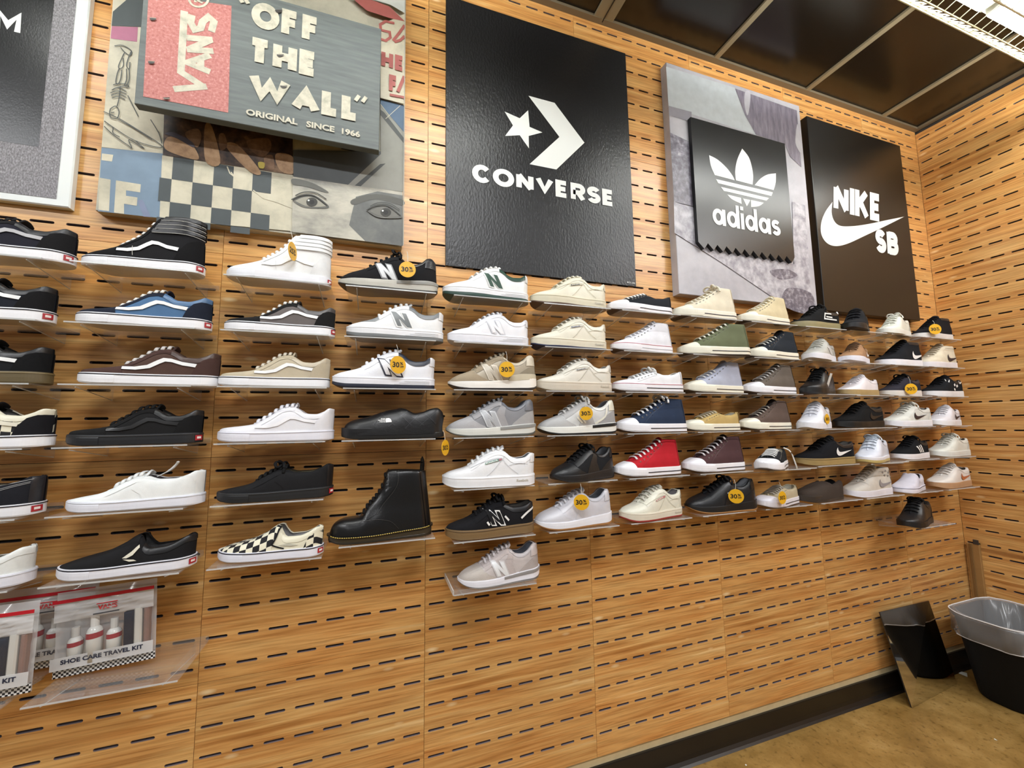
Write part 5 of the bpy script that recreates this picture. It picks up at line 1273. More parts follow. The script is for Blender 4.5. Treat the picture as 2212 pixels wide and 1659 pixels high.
# ------------------------------------------------------------------ the shoes on the wall
ROWS = {0: 15.0, 1: 16.98, 2: 18.96, 3: 20.92, 4: 22.98, 5: 25.0, 6: 26.95}
GROUP = {'low_sneaker': 'low sneakers on the wall', 'high_top_sneaker': 'high-top sneakers on the wall', 'running_shoe': 'running shoes on the wall', 'court_shoe': 'court shoes on the wall',
         'canvas_shoe': 'plain canvas shoes on the wall', 'slip_on_shoe': 'slip-on shoes on the wall', 'skate_shoe': 'skate shoes on the wall'}
W_, K_ = '#e6e7ea', '#18181b'
VL = dict(sole='#e9eaee', line='#1d1f2a', stripe='#e4e6e6', lace='#d9d8d2')
CV = dict(sole='#e9e9ee', lace='#e4e3de')
CR = dict(sole='#e6e3d2', lace='#dcd8c6', out='#43362a')
def S(*a, **k): return a, k
SHOES = [
 # name, builder, row, x, L, rot, depth of the centre line, colours, label, short words for its shelf
 ('low_sneaker', skate_low, 0, -.468, .287, 0, .10, dict(VL, main='#22222c', accent='#1a1a1c', stripe='#a3a3a6', collar='#17171a', lace='#1a1a1c'), 'black low sneaker with grey wavy stripe, cut off at left in the top row', 'black sneaker with grey stripe at the left edge'),
 ('high_top_sneaker', skate_high, 0, -.178, .272, -6, .10, dict(VL, main='#19191c', accent='#141416', lace='#e2e0da', stitch='#b9b7b0'), 'black skate high-top with white wavy stripe and padded collar', 'black striped skate high-top'),
 ('high_top_sneaker', skate_high, 0, .141, .268, 0, .10, dict(main='#e4e6e6', accent='#dfe1e2', stripe='#e9ebea', sole='#e2e4ea', lace='#e6e6e2', stitch='#c3c6c8'), 'all white skate high-top with padded collar', 'all white skate high-top'),
 ('running_shoe', runner, 0, .443, .3, -2, .10, dict(main='#1a1b1e', over='#1d1d1f', sole='#b9b7ad', out='#26241f', wedge='#8f8f8a', n='#c9ccce', n_edge='#77797b', collar='#161618', htab='#222225', lace='#161617', bow=True, stuff='knit'), 'black running shoe with silver letter N and grey wedge sole in the top row', 'black runner with silver letter'),
 ('court_shoe', court, 0, .759, .299, 0, .10, dict(main='#e6e8e8', sole='#e4e6ea', out='#26423a', cut=.36, n='#2c4a3d', n_edge='#dfe3e2', collar='#2a463a', lace='#e6e6e2'), 'white court shoe with dark green letter N and collar', 'white court shoe with green letter'),
 ('court_shoe', court, 0, 1.069, .3, 0, .10, dict(main='#dcd8c4', sole='#cfc9b1', out='#5a463a', label='#c9c6b4', ltext='#3a3c40', seam='#b7b29c', lace='#d9d5c2'), 'cream leather court shoe in the top row, dark outsole showing under toe', 'topmost cream court shoe'),
 ('canvas_shoe', canvas_low, 0, 1.375, .285, 0, .10, dict(CV, main='#22262c', lace='#e6e5e0'), 'black low canvas sneaker with white laces in the top row', 'black low canvas sneaker in the top row'),
 ('high_top_sneaker', canvas_high, 0, 1.686, .3, -5, .10, dict(CR, main='#dcd3bd', line='#2b2b3a', bow=True), 'ivory canvas high-top below the grey photo poster, left one of two', 'left ivory canvas high-top'),
 ('high_top_sneaker', canvas_high, 0, 2.012, .281, 0, .10, dict(CR, main='#cdbf9c', line='#2b2b3a'), 'sand beige canvas high-top right of the ivory one in the top row', 'sand beige canvas high-top'),
 ('skate_shoe', skate_cup, 0, 2.335, .285, 0, .10, dict(main='#151516', sole='#8d8562', letter='#e2e4e2', lace='#19191a', bow=True), 'black skate shoe with white angular mark and olive sole', 'black skate shoe with olive sole'),
 ('skate_shoe', skate_cup, 0, 2.585, 0.27, 22, 0.12, dict(main='#1d1e21', sole='#1a1a1c', lace='#1a1a1c', h=1.15), 'all black shoe turned toe outward in the top row under the glossy black sign', 'all black turned shoe in the top row'),
 ('skate_shoe', skate_cup, 0, 2.885, .262, 10, .11, dict(main='#dcded2', sole='#dfe0d8', lace='#e0e1d8', h=1.1, stuff='leather', bow=True), 'off-white bulky sneaker in the top row near the corner', 'off-white bulky sneaker'),
 ('skate_shoe', skate_cup, 0, 3.215, .28, 0, .10, dict(main='#17161a', sole='#d9d6d4', lace='#17161a', mid=True, out='#cdb9b6'), 'black mid-top sneaker with round yellow sticker at the right end, top row', 'black mid-top in the corner'),

 ('low_sneaker', skate_low, 1, -.496, .287, 0, .10, dict(VL, main='#1d2029', accent='#161618', collar='#161618'), 'black low sneaker with white stripe, cut off at left in the second row', 'black white-striped sneaker at the left edge'),
 ('low_sneaker', skate_low, 1, -.165, .285, 0, .10, dict(VL, main='#4c6c90', accent='#1f2431', collar='#4c6c90', tongue='#23293a'), 'blue and navy low sneaker with white wavy stripe', 'blue and navy sneaker'),
 ('low_sneaker', skate_low, 1, .149, .28, 0, .10, dict(VL, main='#66605f', accent='#1b1b1c', collar='#4a4747'), 'grey and black low sneaker with white wavy stripe', 'grey and black striped sneaker'),
 ('court_shoe', court, 1, .466, .292, 0, .10, dict(main='#e4e6e7', sole='#e4e6ea', out='#6c6f70', cut=.34, n='#6e7375', n_edge='#e9ebea', collar='#74787b', toe='#8b8f91', lace='#e6e6e4'), 'white court shoe with grey letter N and grey toe box', 'white court shoe with grey letter'),
 ('court_shoe', court, 1, .766, .28, 0, .10, dict(main='#e4e5ea', sole='#e2e3ea', out='#d9dbe4', n='#e9eaee', n_edge='#cfd1d8', collar='#dcdde3', lace='#e4e5e8'), 'all white court shoe with tonal letter N', 'all white court shoe with tonal letter'),
 ('court_shoe', court, 1, 1.066, .295, 0, .10, dict(main='#dbd7c6', sole='#d2ccb8', out='#1f2748', label='#c9c8bd', ltext='#3f4c73', seam='#b7b29f', lace='#dad6c8'), 'cream leather court shoe with navy outsole in the second row', 'cream court shoe with navy outsole'),
 ('high_top_sneaker', canvas_high, 1, 1.377, .268, 0, .10, dict(CV, main='#dfe0e6', top_line='#b8586a', line='#c2c3cb', lace='#e6e6ea'), 'white canvas high-top with thin red line, second row', 'white canvas high-top'),
 ('high_top_sneaker', canvas_high, 1, 1.712, .3, -14, .115, dict(CR, h=.435, main='#646a50', tongue='#54563f', lace='#d9d9c9'), 'olive green canvas high-top', 'olive green canvas high-top'),
 ('high_top_sneaker', canvas_high, 1, 2.05, .28, 0, .10, dict(CR, main='#1f252d', tongue='#14171c', lace='#c4c4be', upto=5), 'black canvas high-top loosely laced, right of the olive one', 'black canvas high-top'),
 ('skate_shoe', skate_cup, 1, 2.324, 0.272, 19, 0.115, dict(main='#b2b2ac', sole='#e3e3ea', bars='#e9e9ea', lace='#d9d8cf', heel='#d4d4d2', stuff='leather'), 'light grey sneaker with three white side bars', 'light grey sneaker with white bars'),
 ('skate_shoe', skate_cup, 1, 2.56, 0.262, 18, 0.115, dict(main='#a17d5e', sole='#e2e2ee', swoosh='#eceaea', lace='#6d5540', sbox=(.7, .13, .26, .1)), 'tan brown skate shoe with white sole and small curved tick', 'tan brown skate shoe'),
 ('skate_shoe', skate_cup, 1, 2.915, .29, -1, .10, dict(main='#181a1f', sole='#e4e5ec', swoosh='#eceded', lace='#17181b', mid=True, sbox=(.62, .12, .36, .14)), 'black mid skate shoe with big white curved tick and white sole', 'black mid skate shoe with white curved tick'),
 ('skate_shoe', skate_cup, 1, 3.222, .28, 0, .10, dict(main='#d2c9b4', sole='#dedbe0', swoosh='#232230', lace='#d6cdb9', mid=True, sbox=(.58, .12, .38, .14)), 'beige mid skate shoe with black curved tick near the corner', 'beige mid skate shoe with black curved tick'),

 ('low_sneaker', skate_low, 2, -.491, .287, 0, .10, dict(VL, main='#17191d', accent='#121315', sole='#5e5238', line='#7d6f4d', collar='#151517', tab=False, lace='#161616'), 'black low sneaker with brown gum sole, cut off at left in the third row', 'black gum-soled sneaker at the left edge'),
 ('low_sneaker', skate_low, 2, -0.144, 0.29, 4, .10, dict(VL, main='#4d3a33', accent='#473430', collar='#463530', lace='#c3bfbc', tab=False), 'dark brown low sneaker with white wavy stripe', 'dark brown striped sneaker'),
 ('low_sneaker', skate_low, 2, .141, .277, 0, .10, dict(VL, main='#b8ad97', accent='#b3a892', collar='#b3a892', tongue='#b3a892', lace='#c9c1b1', tab=False), 'beige low sneaker with white wavy stripe', 'beige striped sneaker'),
 ('court_shoe', court, 2, .435, .3, 0, .10, dict(main='#e2e4ea', sole='#e3e5ec', out='#1d2232', cut=.34, n='#dfe1e8', n_edge='#1d2033', collar='#1f2433', lace='#e2e3e6'), 'white court shoe with navy outlined letter N and navy collar', 'white court shoe with navy outlined letter'),
 ('running_shoe', runner, 2, .779, .3, -5, .10, dict(main='#a59a86', over='#978a76', toe='#9a8c77', sole='#ece9e2', out='#2a2422', n='#b9b0a0', n_edge='#cfc6b6', htab='#c9c1ae', collar='#b8ad98', lace='#a39885', heel='#8f8674', lining='#a9a7a2', clip='#c6bda6'), 'tan suede running shoe with tonal letter N', 'tan suede runner'),
 ('court_shoe', court, 2, 1.082, .295, 0, .10, dict(main='#d6d2c6', sole='#cdc4b4', out='#bfb6a6', label='#c3c0b6', ltext='#5a5d66', seam='#aca799', lace='#cfcbc1'), 'cream leather court shoe in the third row with pale sole', 'pale-soled cream court shoe'),
 ('canvas_shoe', canvas_low, 2, 1.395, .295, -5, .10, dict(CV, main='#e2e3e6', top_line='#b06070', lace='#d9dad9', bow=True), 'white low canvas sneaker with loose lace bow', 'white low canvas sneaker'),
 ('high_top_sneaker', canvas_high, 2, 1.715, .285, 0, .10, dict(CR, main='#a7abbb', lace='#c4c5c4', tongue='#9a9eae', upto=4), 'pale blue-grey canvas high-top with cream sole', 'pale blue-grey high-top'),
 ('high_top_sneaker', canvas_high, 2, 2.018, .28, 0, .10, dict(CV, main='#615850', lace='#b9b6b3'), 'grey-brown canvas high-top with white sole', 'grey-brown high-top'),
 ('skate_shoe', skate_cup, 2, 2.275, 0.27, 18, 0.13, dict(main='#17181a', sole='#141516', lace='#141516', h=1.06, bow=True, stuff='leather', hang=True), 'bulky black shoe with white hang tag, turned toe outward', 'bulky black shoe with hang tag'),
 ('skate_shoe', skate_cup, 2, 2.587, .262, 4, .10, dict(main='#e2dfe4', sole='#a58e62', lace='#e2e0e4', stuff='leather', h=.95), 'white low sneaker with gum sole', 'white gum-soled sneaker'),
 ('skate_shoe', skate_cup, 2, 2.9, .265, 0, .10, dict(main='#2b2a33', sole='#d4d0ca', lace='#161618', swoosh='#e4e4e6', sbox=(.5, .115, .16, .05), bow=True), 'charcoal skate shoe with small white curved tick and pale sole', 'charcoal skate shoe with small curved tick'),
 ('skate_shoe', skate_cup, 2, 3.245, .283, 0, .10, dict(main='#17191d', sole='#dddde0', lace='#17191d', dashes='#e2e2e0', htab='#e0e0e0'), 'black skate shoe with scattered white dashes', 'black skate shoe with white dashes'),

 ('low_sneaker', skate_low, 3, -.476, .287, 0, .10, dict(VL, main='CHECK', accent='#19191d', collar='#d8d4bf', stripe='#dcd8c6', tab=False, lace='#17171a'), 'black low sneaker with checkerboard sides, cut off at left in the fourth row', 'checkerboard-sided sneaker at the left edge'),
 ('low_sneaker', skate_low, 3, -.166, .276, 0, .10, dict(main='#19191a', accent='#161617', stripe='#1c1c1d', sole='#1c1d20', line='#2c2d2f', lace='#141415', collar='#19191a'), 'all black low sneaker with black sole, wavy stripe', 'all black striped sneaker'),
 ('low_sneaker', skate_low, 3, .151, .287, 0, .10, dict(main='#dddde2', accent='#dcdce1', stripe='#e6e6ea', sole='#dfdfe8', line='#cfcfda', lace='#dcdce2', collar='#dadade', tongue='#d4d4da', stuff='leather', astuff='leather', tab=False), 'all white leather low sneaker with wavy stripe', 'all white striped sneaker'),
 ('slipper', mule, 3, .464, .3, -2, .10, dict(main='#131315', sole='#161616', guard='#18181a', quilt=True), 'black quilted slipper with small white printed mark', 'black quilted slipper'),
 ('running_shoe', runner, 3, .772, .3, -5, .10, dict(main='#86878b', over='#9b9a9c', toe='#a5a4a6', sole='#d2d3cd', out='#55554f', wedge='#8c8d8b', n='#a6a8ac', n_edge='#c4c6c9', collar='#6c6f77', htab='#6d7077', lace='#8c8d91', heel='#a3a2a2', stuff='knit'), 'grey running shoe with grey letter N beside the quilted slipper', 'grey runner beside the slipper'),
 ('running_shoe', runner, 3, 1.089, .3, -3, .10, dict(main='#c4c5c4', over='#a9a8a8', toe='#adadad', sole='#e2e3dd', out='#191919', wedge='#1a1a1a', wu=.6, vector='#dad8cb', collar='#d9d9d3', htab='#d6d4c4', lace='#c9c9c6', bow=True, heel='#9c9b9c'), 'silver grey retro running shoe with black heel wedge', 'silver grey retro runner'),
 ('high_top_sneaker', canvas_high, 3, 1.403, .295, -4, .10, dict(CV, h=.425, main='#263248', tongue='#1b2130', lace='#dfe0e2', bow=True), 'navy blue canvas high-top with white lace bow', 'navy blue canvas high-top'),
 ('canvas_shoe', canvas_low, 3, 1.69, .272, 0, .10, dict(CR, main='#b59b63', lace='#b3a994'), 'mustard tan low canvas sneaker with cream sole', 'mustard low canvas sneaker'),
 ('high_top_sneaker', canvas_high, 3, 1.979, .267, 0, .10, dict(CR, main='#594a43', tongue='#2c2624', lace='#a39c94', upto=5), 'taupe brown canvas high-top with cream sole', 'taupe brown high-top'),
 ('skate_shoe', skate_cup, 3, 2.235, 0.27, 20, 0.13, dict(main='#dedfe6', sole='#e4e5ec', lace='#e0e1e8', stuff='leather', h=1.1), 'white sneaker facing outward with a yellow tag on its side', 'white outward facing sneaker'),
 ('skate_shoe', skate_cup, 3, 2.568, .295, -1, .10, dict(main='#131314', sole='#151515', lace='#121213', swoosh='#1c1c1d', h=1.02), 'all black skate shoe with black sole in the fourth row', 'all black skate shoe in the fourth row'),
 ('skate_shoe', skate_cup, 3, 2.92, .285, -4, .105, dict(main='#c9cac4', sole='#e0e1e8', swoosh='#1f1d2a', lace='#d3d4cd', bow=True, over='#d0d1ca', sbox=(.42, .12, .36, .12)), 'pale grey skate shoe with black curved tick and lace bow', 'pale grey skate shoe with black curved tick'),
 ('skate_shoe', skate_cup, 3, 3.215, 0.262, 8, 0.11, dict(main='#d8d6dc', sole='#e2e2e6', swoosh='#2a2836', lace='#d8d8dc', stuff='leather', sbox=(.55, .12, .36, .12)), 'white low sneaker with dark curved tick at the right end, fourth row', 'white sneaker with dark curved tick in the corner'),

 ('canvas_shoe', plimsoll, 4, -.481, .287, 0, .10, dict(sole='#e4e5ea', line='#1d1f2c', main='#1b1c22', lace='#1b1c22', stitch='#8c8c8c'), 'black plain canvas shoe with pale stitching, cut off at the left edge', 'black stitched canvas shoe at the left edge'),
 ('canvas_shoe', plimsoll, 4, -.154, .278, 0, .10, dict(main='#e2e5e4', sole='#dfe1ea', line='#cdd0d8', lace='#e2e4e2', lining='#b6b0b4', tab=False, bow=False, upend=True), 'white plain canvas shoe with one lace end sticking up', 'white plain canvas shoe'),
 ('canvas_shoe', plimsoll, 4, .155, .283, 0, .10, dict(main='#19191b', sole='#1d1e20', line='#28292b', lace='#141415', lining='#b7b09a', bow=True), 'all black plain canvas shoe with cream lining', 'all black plain canvas shoe'),
 ('court_shoe', court, 4, .761, .3, -10, .105, dict(main='#e4e5e7', sole='#e6e7ea', label='#5d8f7d', ltext='#e6e8e6', flag='#b06a7c', seam='#bfc1c6', lace='#dfe1e1', lining='#8d9094'), 'white court shoe with small green side label', 'white court shoe with green label'),
 ('running_shoe', runner, 4, 1.1, 0.272, 12, .11, dict(main='#1c1d20', over='#1a1b1d', sole='#1a1a1c', out='#17171a', collar='#17181b', htab='#1a1b1d', lace='#121214', bow=True, stuff='knit', ostuff='nylon'), 'all black knit running shoe beside the red high-top', 'all black knit runner'),
 ('high_top_sneaker', canvas_high, 4, 1.378, .282, 0, .10, dict(CV, main='#b01f2a', lace='#e0dede', stitch='#8c1a24'), 'bright red canvas high-top', 'bright red canvas high-top'),
 ('high_top_sneaker', canvas_high, 4, 1.69, .291, 0, .10, dict(CV, main='#4a3234', tongue='#241819', lace='#c9c4c6'), 'maroon brown canvas high-top right of the red one', 'maroon brown high-top'),
 ('canvas_shoe', canvas_low, 4, 1.955, 0.272, 27, 0.14, dict(CV, main='#1d1f22', lace='#dcdcda', hanglace=True), 'black low canvas sneaker facing outward with a lace hanging down', 'black outward facing canvas sneaker'),
 ('skate_shoe', skate_cup, 4, 2.311, .3, -7, .105, dict(main='#16171b', sole='#9c8556', swoosh='#ecedec', lace='#151518', sbox=(.56, .125, .3, .12), line='#6e5c38'), 'black low skate shoe with white curved tick and gum sole', 'black gum-soled skate shoe with curved tick'),
 ('skate_shoe', skate_cup, 4, 2.592, 0.27, 15, 0.13, dict(main='#d3d7e2', sole='#e0e0e6', out='#b7a468', cut=.5, lace='#c6d0da', stuff='leather', h=1.1, bow=True), 'pale blue-white sneaker with yellow gum sole facing outward', 'pale sneaker with yellow gum sole'),
 ('skate_shoe', skate_cup, 4, 2.925, .262, 5, .10, dict(main='#151619', sole='#e2e0e4', bars='#ecebea', lace='#131316', bow=True), 'black low sneaker with three white bars and white sole', 'black sneaker with white bars'),
 ('skate_shoe', skate_cup, 4, 3.245, .276, 0, .10, dict(main='#d4d5cc', sole='#d6d7d2', lace='#dadbd4', stuff='leather', bow=True), 'off-white plain sneaker at the right end, fifth row', 'off-white plain sneaker in the corner'),

 ('slip_on_shoe', slip_on, 5, -.487, .287, 0, .10, dict(main='#dcdfdc', sole='#dcdde6', line='#cdcfd8', tab=False, gore='#d6d8d6'), 'white slip-on shoe cut off at the left edge', 'white slip-on at the left edge'),
 ('slip_on_shoe', slip_on, 5, -.162, .274, 0, .10, dict(main='#19191b', sole='#dfe0e8', line='#1c1e2a', gore='#d9d6c6', lining='#4d4b4b'), 'black slip-on shoe with white sole above the packaged kits', 'black slip-on'),
 ('slip_on_shoe', slip_on, 5, .148, .263, -10, .10, dict(main='#dcd7c0', sole='#dfe0ea', line='#1c1e2a', check=True, trim='#1b1a1c', gore='#b9b6a6', lining='#aaa8a8'), 'black and cream checkerboard slip-on shoe', 'checkerboard slip-on'),
 ('boot', work_boot, 5, .432, .291, 0, .10, dict(main='#131314'), 'tall black leather lace-up boot with yellow welt stitching', 'tall black leather boot'),
 ('skate_shoe', skate_cup, 5, .767, .293, 0, .10, dict(main='#17171a', sole='#7a6242', n='#1b1b1d', nstuff='suede', n_line='#e2e2e0', lace='#131315', bow=True, line='#5f4b32'), 'black skate shoe with outlined letter N and gum sole', 'black skate shoe with outlined letter'),
 ('running_shoe', runner, 5, 1.064, .292, 0, .10, dict(main='#c9c8cf', over='#c9c8ce', toe='#c4c3c9', sole='#e4e5ec', out='#9c6f42', ostuff='leather', stuff='leather', htab='#c9c9cf', collar='#b9bac1', lace='#c9c9cf', word='#9c9ca4', lining='#7d828a'), 'pale grey leather running shoe with thin gum outsole', 'pale grey leather runner'),
 ('court_shoe', court, 5, 1.38, .278, 6, .105, dict(main='#d8d6c6', sole='#d6cfbe', out='#8f2f2c', cut=.2, label='#b0656a', ltext='#dcd5c8', seam='#b9b5a5', lace='#c4c0b6', lining='#8f8b8e'), 'cream court shoe with red outsole and red side label', 'cream court shoe with red outsole'),
 ('running_shoe', runner, 5, 1.708, .3, -10, .105, dict(main='#1b1d20', over='#1a1b1e', toe='#1c1d20', sole='#19191a', out='#9c7042', ostuff='leather', stuff='leather', lace='#131315', word='#c9c9c9', bow=True, htab='#17181a', collar='#17181a'), 'black leather running shoe with gum outsole', 'black leather runner'),
 ('canvas_shoe', canvas_low, 5, 2.005, 0.265, 12, 0.11, dict(CV, main='#b1a489', lace='#9c958b', stuff='suede', sole='#e0dee6'), 'beige suede low sneaker with turned yellow tag', 'beige suede low sneaker'),
 ('slipper', mule, 5, 2.268, 0.264, 2, 0.1, dict(main='#3d342e', sole='#37302b', guard='#3a322c', stuff='suede'), 'dark brown plain suede slipper in the sixth row', 'dark brown suede slipper'),
 ('skate_shoe', skate_cup, 5, 2.585, .285, 0, .10, dict(main='#ccc6bc', sole='#e0dfe8', swoosh='#8f8d92', lace='#cbc5bd', mid=True, spots='#8d8a8c', sbox=(.56, .13, .4, .13)), 'pale mid skate shoe with grey curved tick and spotted ankle', 'pale mid skate shoe with spots'),
 ('slip_on_shoe', slip_on, 5, 2.867, 0.262, 12, 0.11, dict(main='#c9c7d2', sole='#dddce8', line='#3a3a4c', tab=False, gore='#c4c2cd', mark=False, lining='#4d4a50'), 'plain lavender white shoe between the spotted mid and the corner', 'plain lavender white shoe'),
 ('skate_shoe', skate_cup, 5, 3.215, .285, 0, .10, dict(main='#d8d2cc', sole='#b58e6c', swoosh='#b5663e', lace='#d3ccc6', htab='#d0c8c0', stuff='leather', sbox=(.56, .125, .36, .12)), 'white low sneaker with orange curved tick by the corner', 'white sneaker with orange curved tick'),

 ('running_shoe', runner, 6, .794, .272, 0, .10, dict(main='#bcb4b2', over='#b4aaa8', toe='#b3aba4', sole='#e4e4ec', out='#6c6866', wedge='#8c8988', wu=.5, n='#dcdee0', n_edge='#c6c3c4', htab='#bfb6b4', collar='#b3adae', lace='#c6c0c2', heel='#aaa19e', lining='#878b96'), 'light grey suede running shoe alone on the lowest shelf', 'light grey suede runner'),
 ('skate_shoe', skate_cup, 6, 2.855, 0.272, 12, 0.13, dict(main='#1c1c1e', sole='#17171a', lace='#161617', h=1.08, stuff='leather', bow=True), 'black shoe facing outward on the lowest shelf near the corner', 'black outward facing shoe on the lowest shelf'),
]
_m = mat
def mat(color, kind='plain', rough=None):
    return CHECK if color == 'CHECK' else _m(color, kind, rough)
SHOE_OBJ = {}; USED = set()
for nm, fn, row, x, L, rot, dep, c, lab, short in SHOES:
    r = ROWS[row] - (.28 if nm == 'boot' else 0)
    z = zr(r)
    root = thing(nm, lab, 'boot' if nm == 'boot' else 'slipper' if nm == 'slipper' else 'shoe', (x, -dep, z + .0012), math.radians(rot), GROUP.get(nm))
    s = fn(root, L, c)
    SHOE_OBJ[short] = s
    if c.get('hang'):
        ht = MB().box(-.0008, .0008, -.006, .006, -.07, 0).build('hang_tag', mat('#dcdcd8'), root)
        ht.location = (-.025, -.06, .088); ht.rotation_euler = (.12, -.3, 1.2)
    if c.get('hanglace'):
        MB().tube(smooth3([(-.01, -.045, .085), (.0, -.066, .07), (.012, -.078, .02), (.02, -.08, .002)]), .0026, 5).build('loose_lace', mat('#dcdcd8', 'canvas'), root, True)
    if c.get('upend'):
        MB().tube(smooth3([(.035, -.004, .074), (.06, -.006, .088), (.074, -.008, .102), (.08, -.01, .112)]), [.003] * 4 + [.0055] * 4 + [.005] * 4 + [.001], 6, flat=.5).build('lace_end', mat('#e2e4e2', 'canvas'), root, True)
    free = [q for q in (-.485, -.172, .146, .45, .768, 1.078, 1.388, 1.7, 2.012, 2.325, 2.612, 2.908, 3.215) if (row, q) not in USED]
    col = min(free, key=lambda q: abs(q - x)); USED.add((row, col))
    big = row == 6 and nm == 'running_shoe'
    shelf(col, z, 'clear acrylic shelf under the ' + short, d=.155 if dep < .13 else .185, lip=.012 if big else 0)

# ------------------------------------------------------------------ round discount tags
def discount(px, py, rx, ry, d, num, label, turn=1, string=.035, ang=0.0):
    x, z = at(px, py, d)
    r = (at(px, py - ry, d)[1] - at(px, py + ry, d)[1]) / 2
    wx = (at(px + rx, py, d)[0] - at(px - rx, py, d)[0]) / 2
    tv = (x - CAM_POS.x) / (-d - CAM_POS.y)      # how obliquely it is seen
    yaw = turn * math.acos(min(1, wx / r / math.hypot(1, tv))) - math.atan(tv)
    t = thing('discount_tag', label, 'price tag', (x, -d, z), yaw, 'round yellow discount tags')
    n = 32
    MB().prism([(r * math.cos(2 * PI * i / n), r * math.sin(2 * PI * i / n)) for i in range(n)], -.0005, .0005).build('disc', mat('#e0ab1d', 'plain', .4), t)
    mb = MB(); y = -.0009
    font_box(mb, num, -.72 * r, .14 * r, -.32 * r, .3 * r, y, .03); font_box(mb, '%', .2 * r, .62 * r, .02 * r, .34 * r, y, .03); font_box(mb, 'OFF', .2 * r, .7 * r, -.32 * r, -.06 * r, y, .03)
    mb.build('lettering', mat('#1b1813'), t)
    MB().tube(smooth3([(0, .0015, .82 * r), (.001, .003, r + string * .5), (-.002, .007, r + string)]), .0007, 4).build('string', mat('#d9d6cc'), t)
    return t
discount(632, 543, 9.5, 19, .166, '25', 'yellow 25% tag on the all white skate high-top', 1)
discount(880, 582, 18.5, 17, .168, '30', 'yellow 30% tag on the black runner in the top row')
discount(860, 788, 17, 19, .168, '30', 'yellow 30% tag on the white court shoe with navy letter')
discount(1095, 798, 17, 17, .168, '30', 'yellow 30% tag on the tan suede runner')
discount(1266, 893, 16, 14.5, .168, '30', 'yellow 30% tag on the silver grey retro runner')
discount(1256, 1085, 17, 17, .168, '30', 'yellow 30% tag on the pale grey leather runner')
discount(1590, 1072, 17, 15.5, .175, '30', 'yellow 30% tag on the black leather runner')
discount(962, 967, 8, 17, .15, '30', 'yellow 30% tag hanging from a shelf beside the tall boot', 1, string=.03)
discount(1690, 1075, 8.5, 14, .185, '30', 'yellow tag turned sideways on the beige suede sneaker')
discount(2020, 711, 13.5, 11, .162, '30', 'yellow tag on the black mid-top in the corner', 1, string=.02)
discount(1968, 840, 13.5, 11.5, .165, '30', 'yellow tag on the charcoal skate shoe')
discount(1787, 905, 5, 11, .185, '30', 'yellow tag on the white outward facing sneaker', 1, string=.02)

# ------------------------------------------------------------------ packaged shoe care kits on their shelf
shelf(-.155, zr(28.05), 'clear acrylic shelf at lower left under the packaged kits', w=.275, d=.19)
shelf(-.47, zr(28.05), 'clear acrylic shelf at the lower left corner of the frame', w=.275, d=.19)
FILM = clear_mat('clear_film', (.97, .97, .97, 1), .1, .035)
FILM_MILKY = clear_mat('milky_film', (.85, .85, .85, 1), .18, .45)
STRIP = bpy.data.materials.new('checker_strip')
_nt, _b = nodes_of(STRIP); _tc = _nt.nodes.new('ShaderNodeTexCoord'); _k = _nt.nodes.new('ShaderNodeTexChecker'); _k.inputs['Scale'].default_value = 210
_k.inputs['Color1'].default_value = hx('#e2e2e0'); _k.inputs['Color2'].default_value = hx('#16161b')
_mp = _nt.nodes.new('ShaderNodeMapping'); _mp.inputs['Location'].default_value = (.0011, .0011, .0011); _mp.inputs['Scale'].default_value = (1, 0, 1)
_nt.links.new(_tc.outputs['Object'], _mp.inputs[0]); _nt.links.new(_mp.outputs[0], _k.inputs['Vector']); _nt.links.new(_k.outputs[0], _b.inputs['Base Color']); _b.inputs['Roughness'].default_value = .4
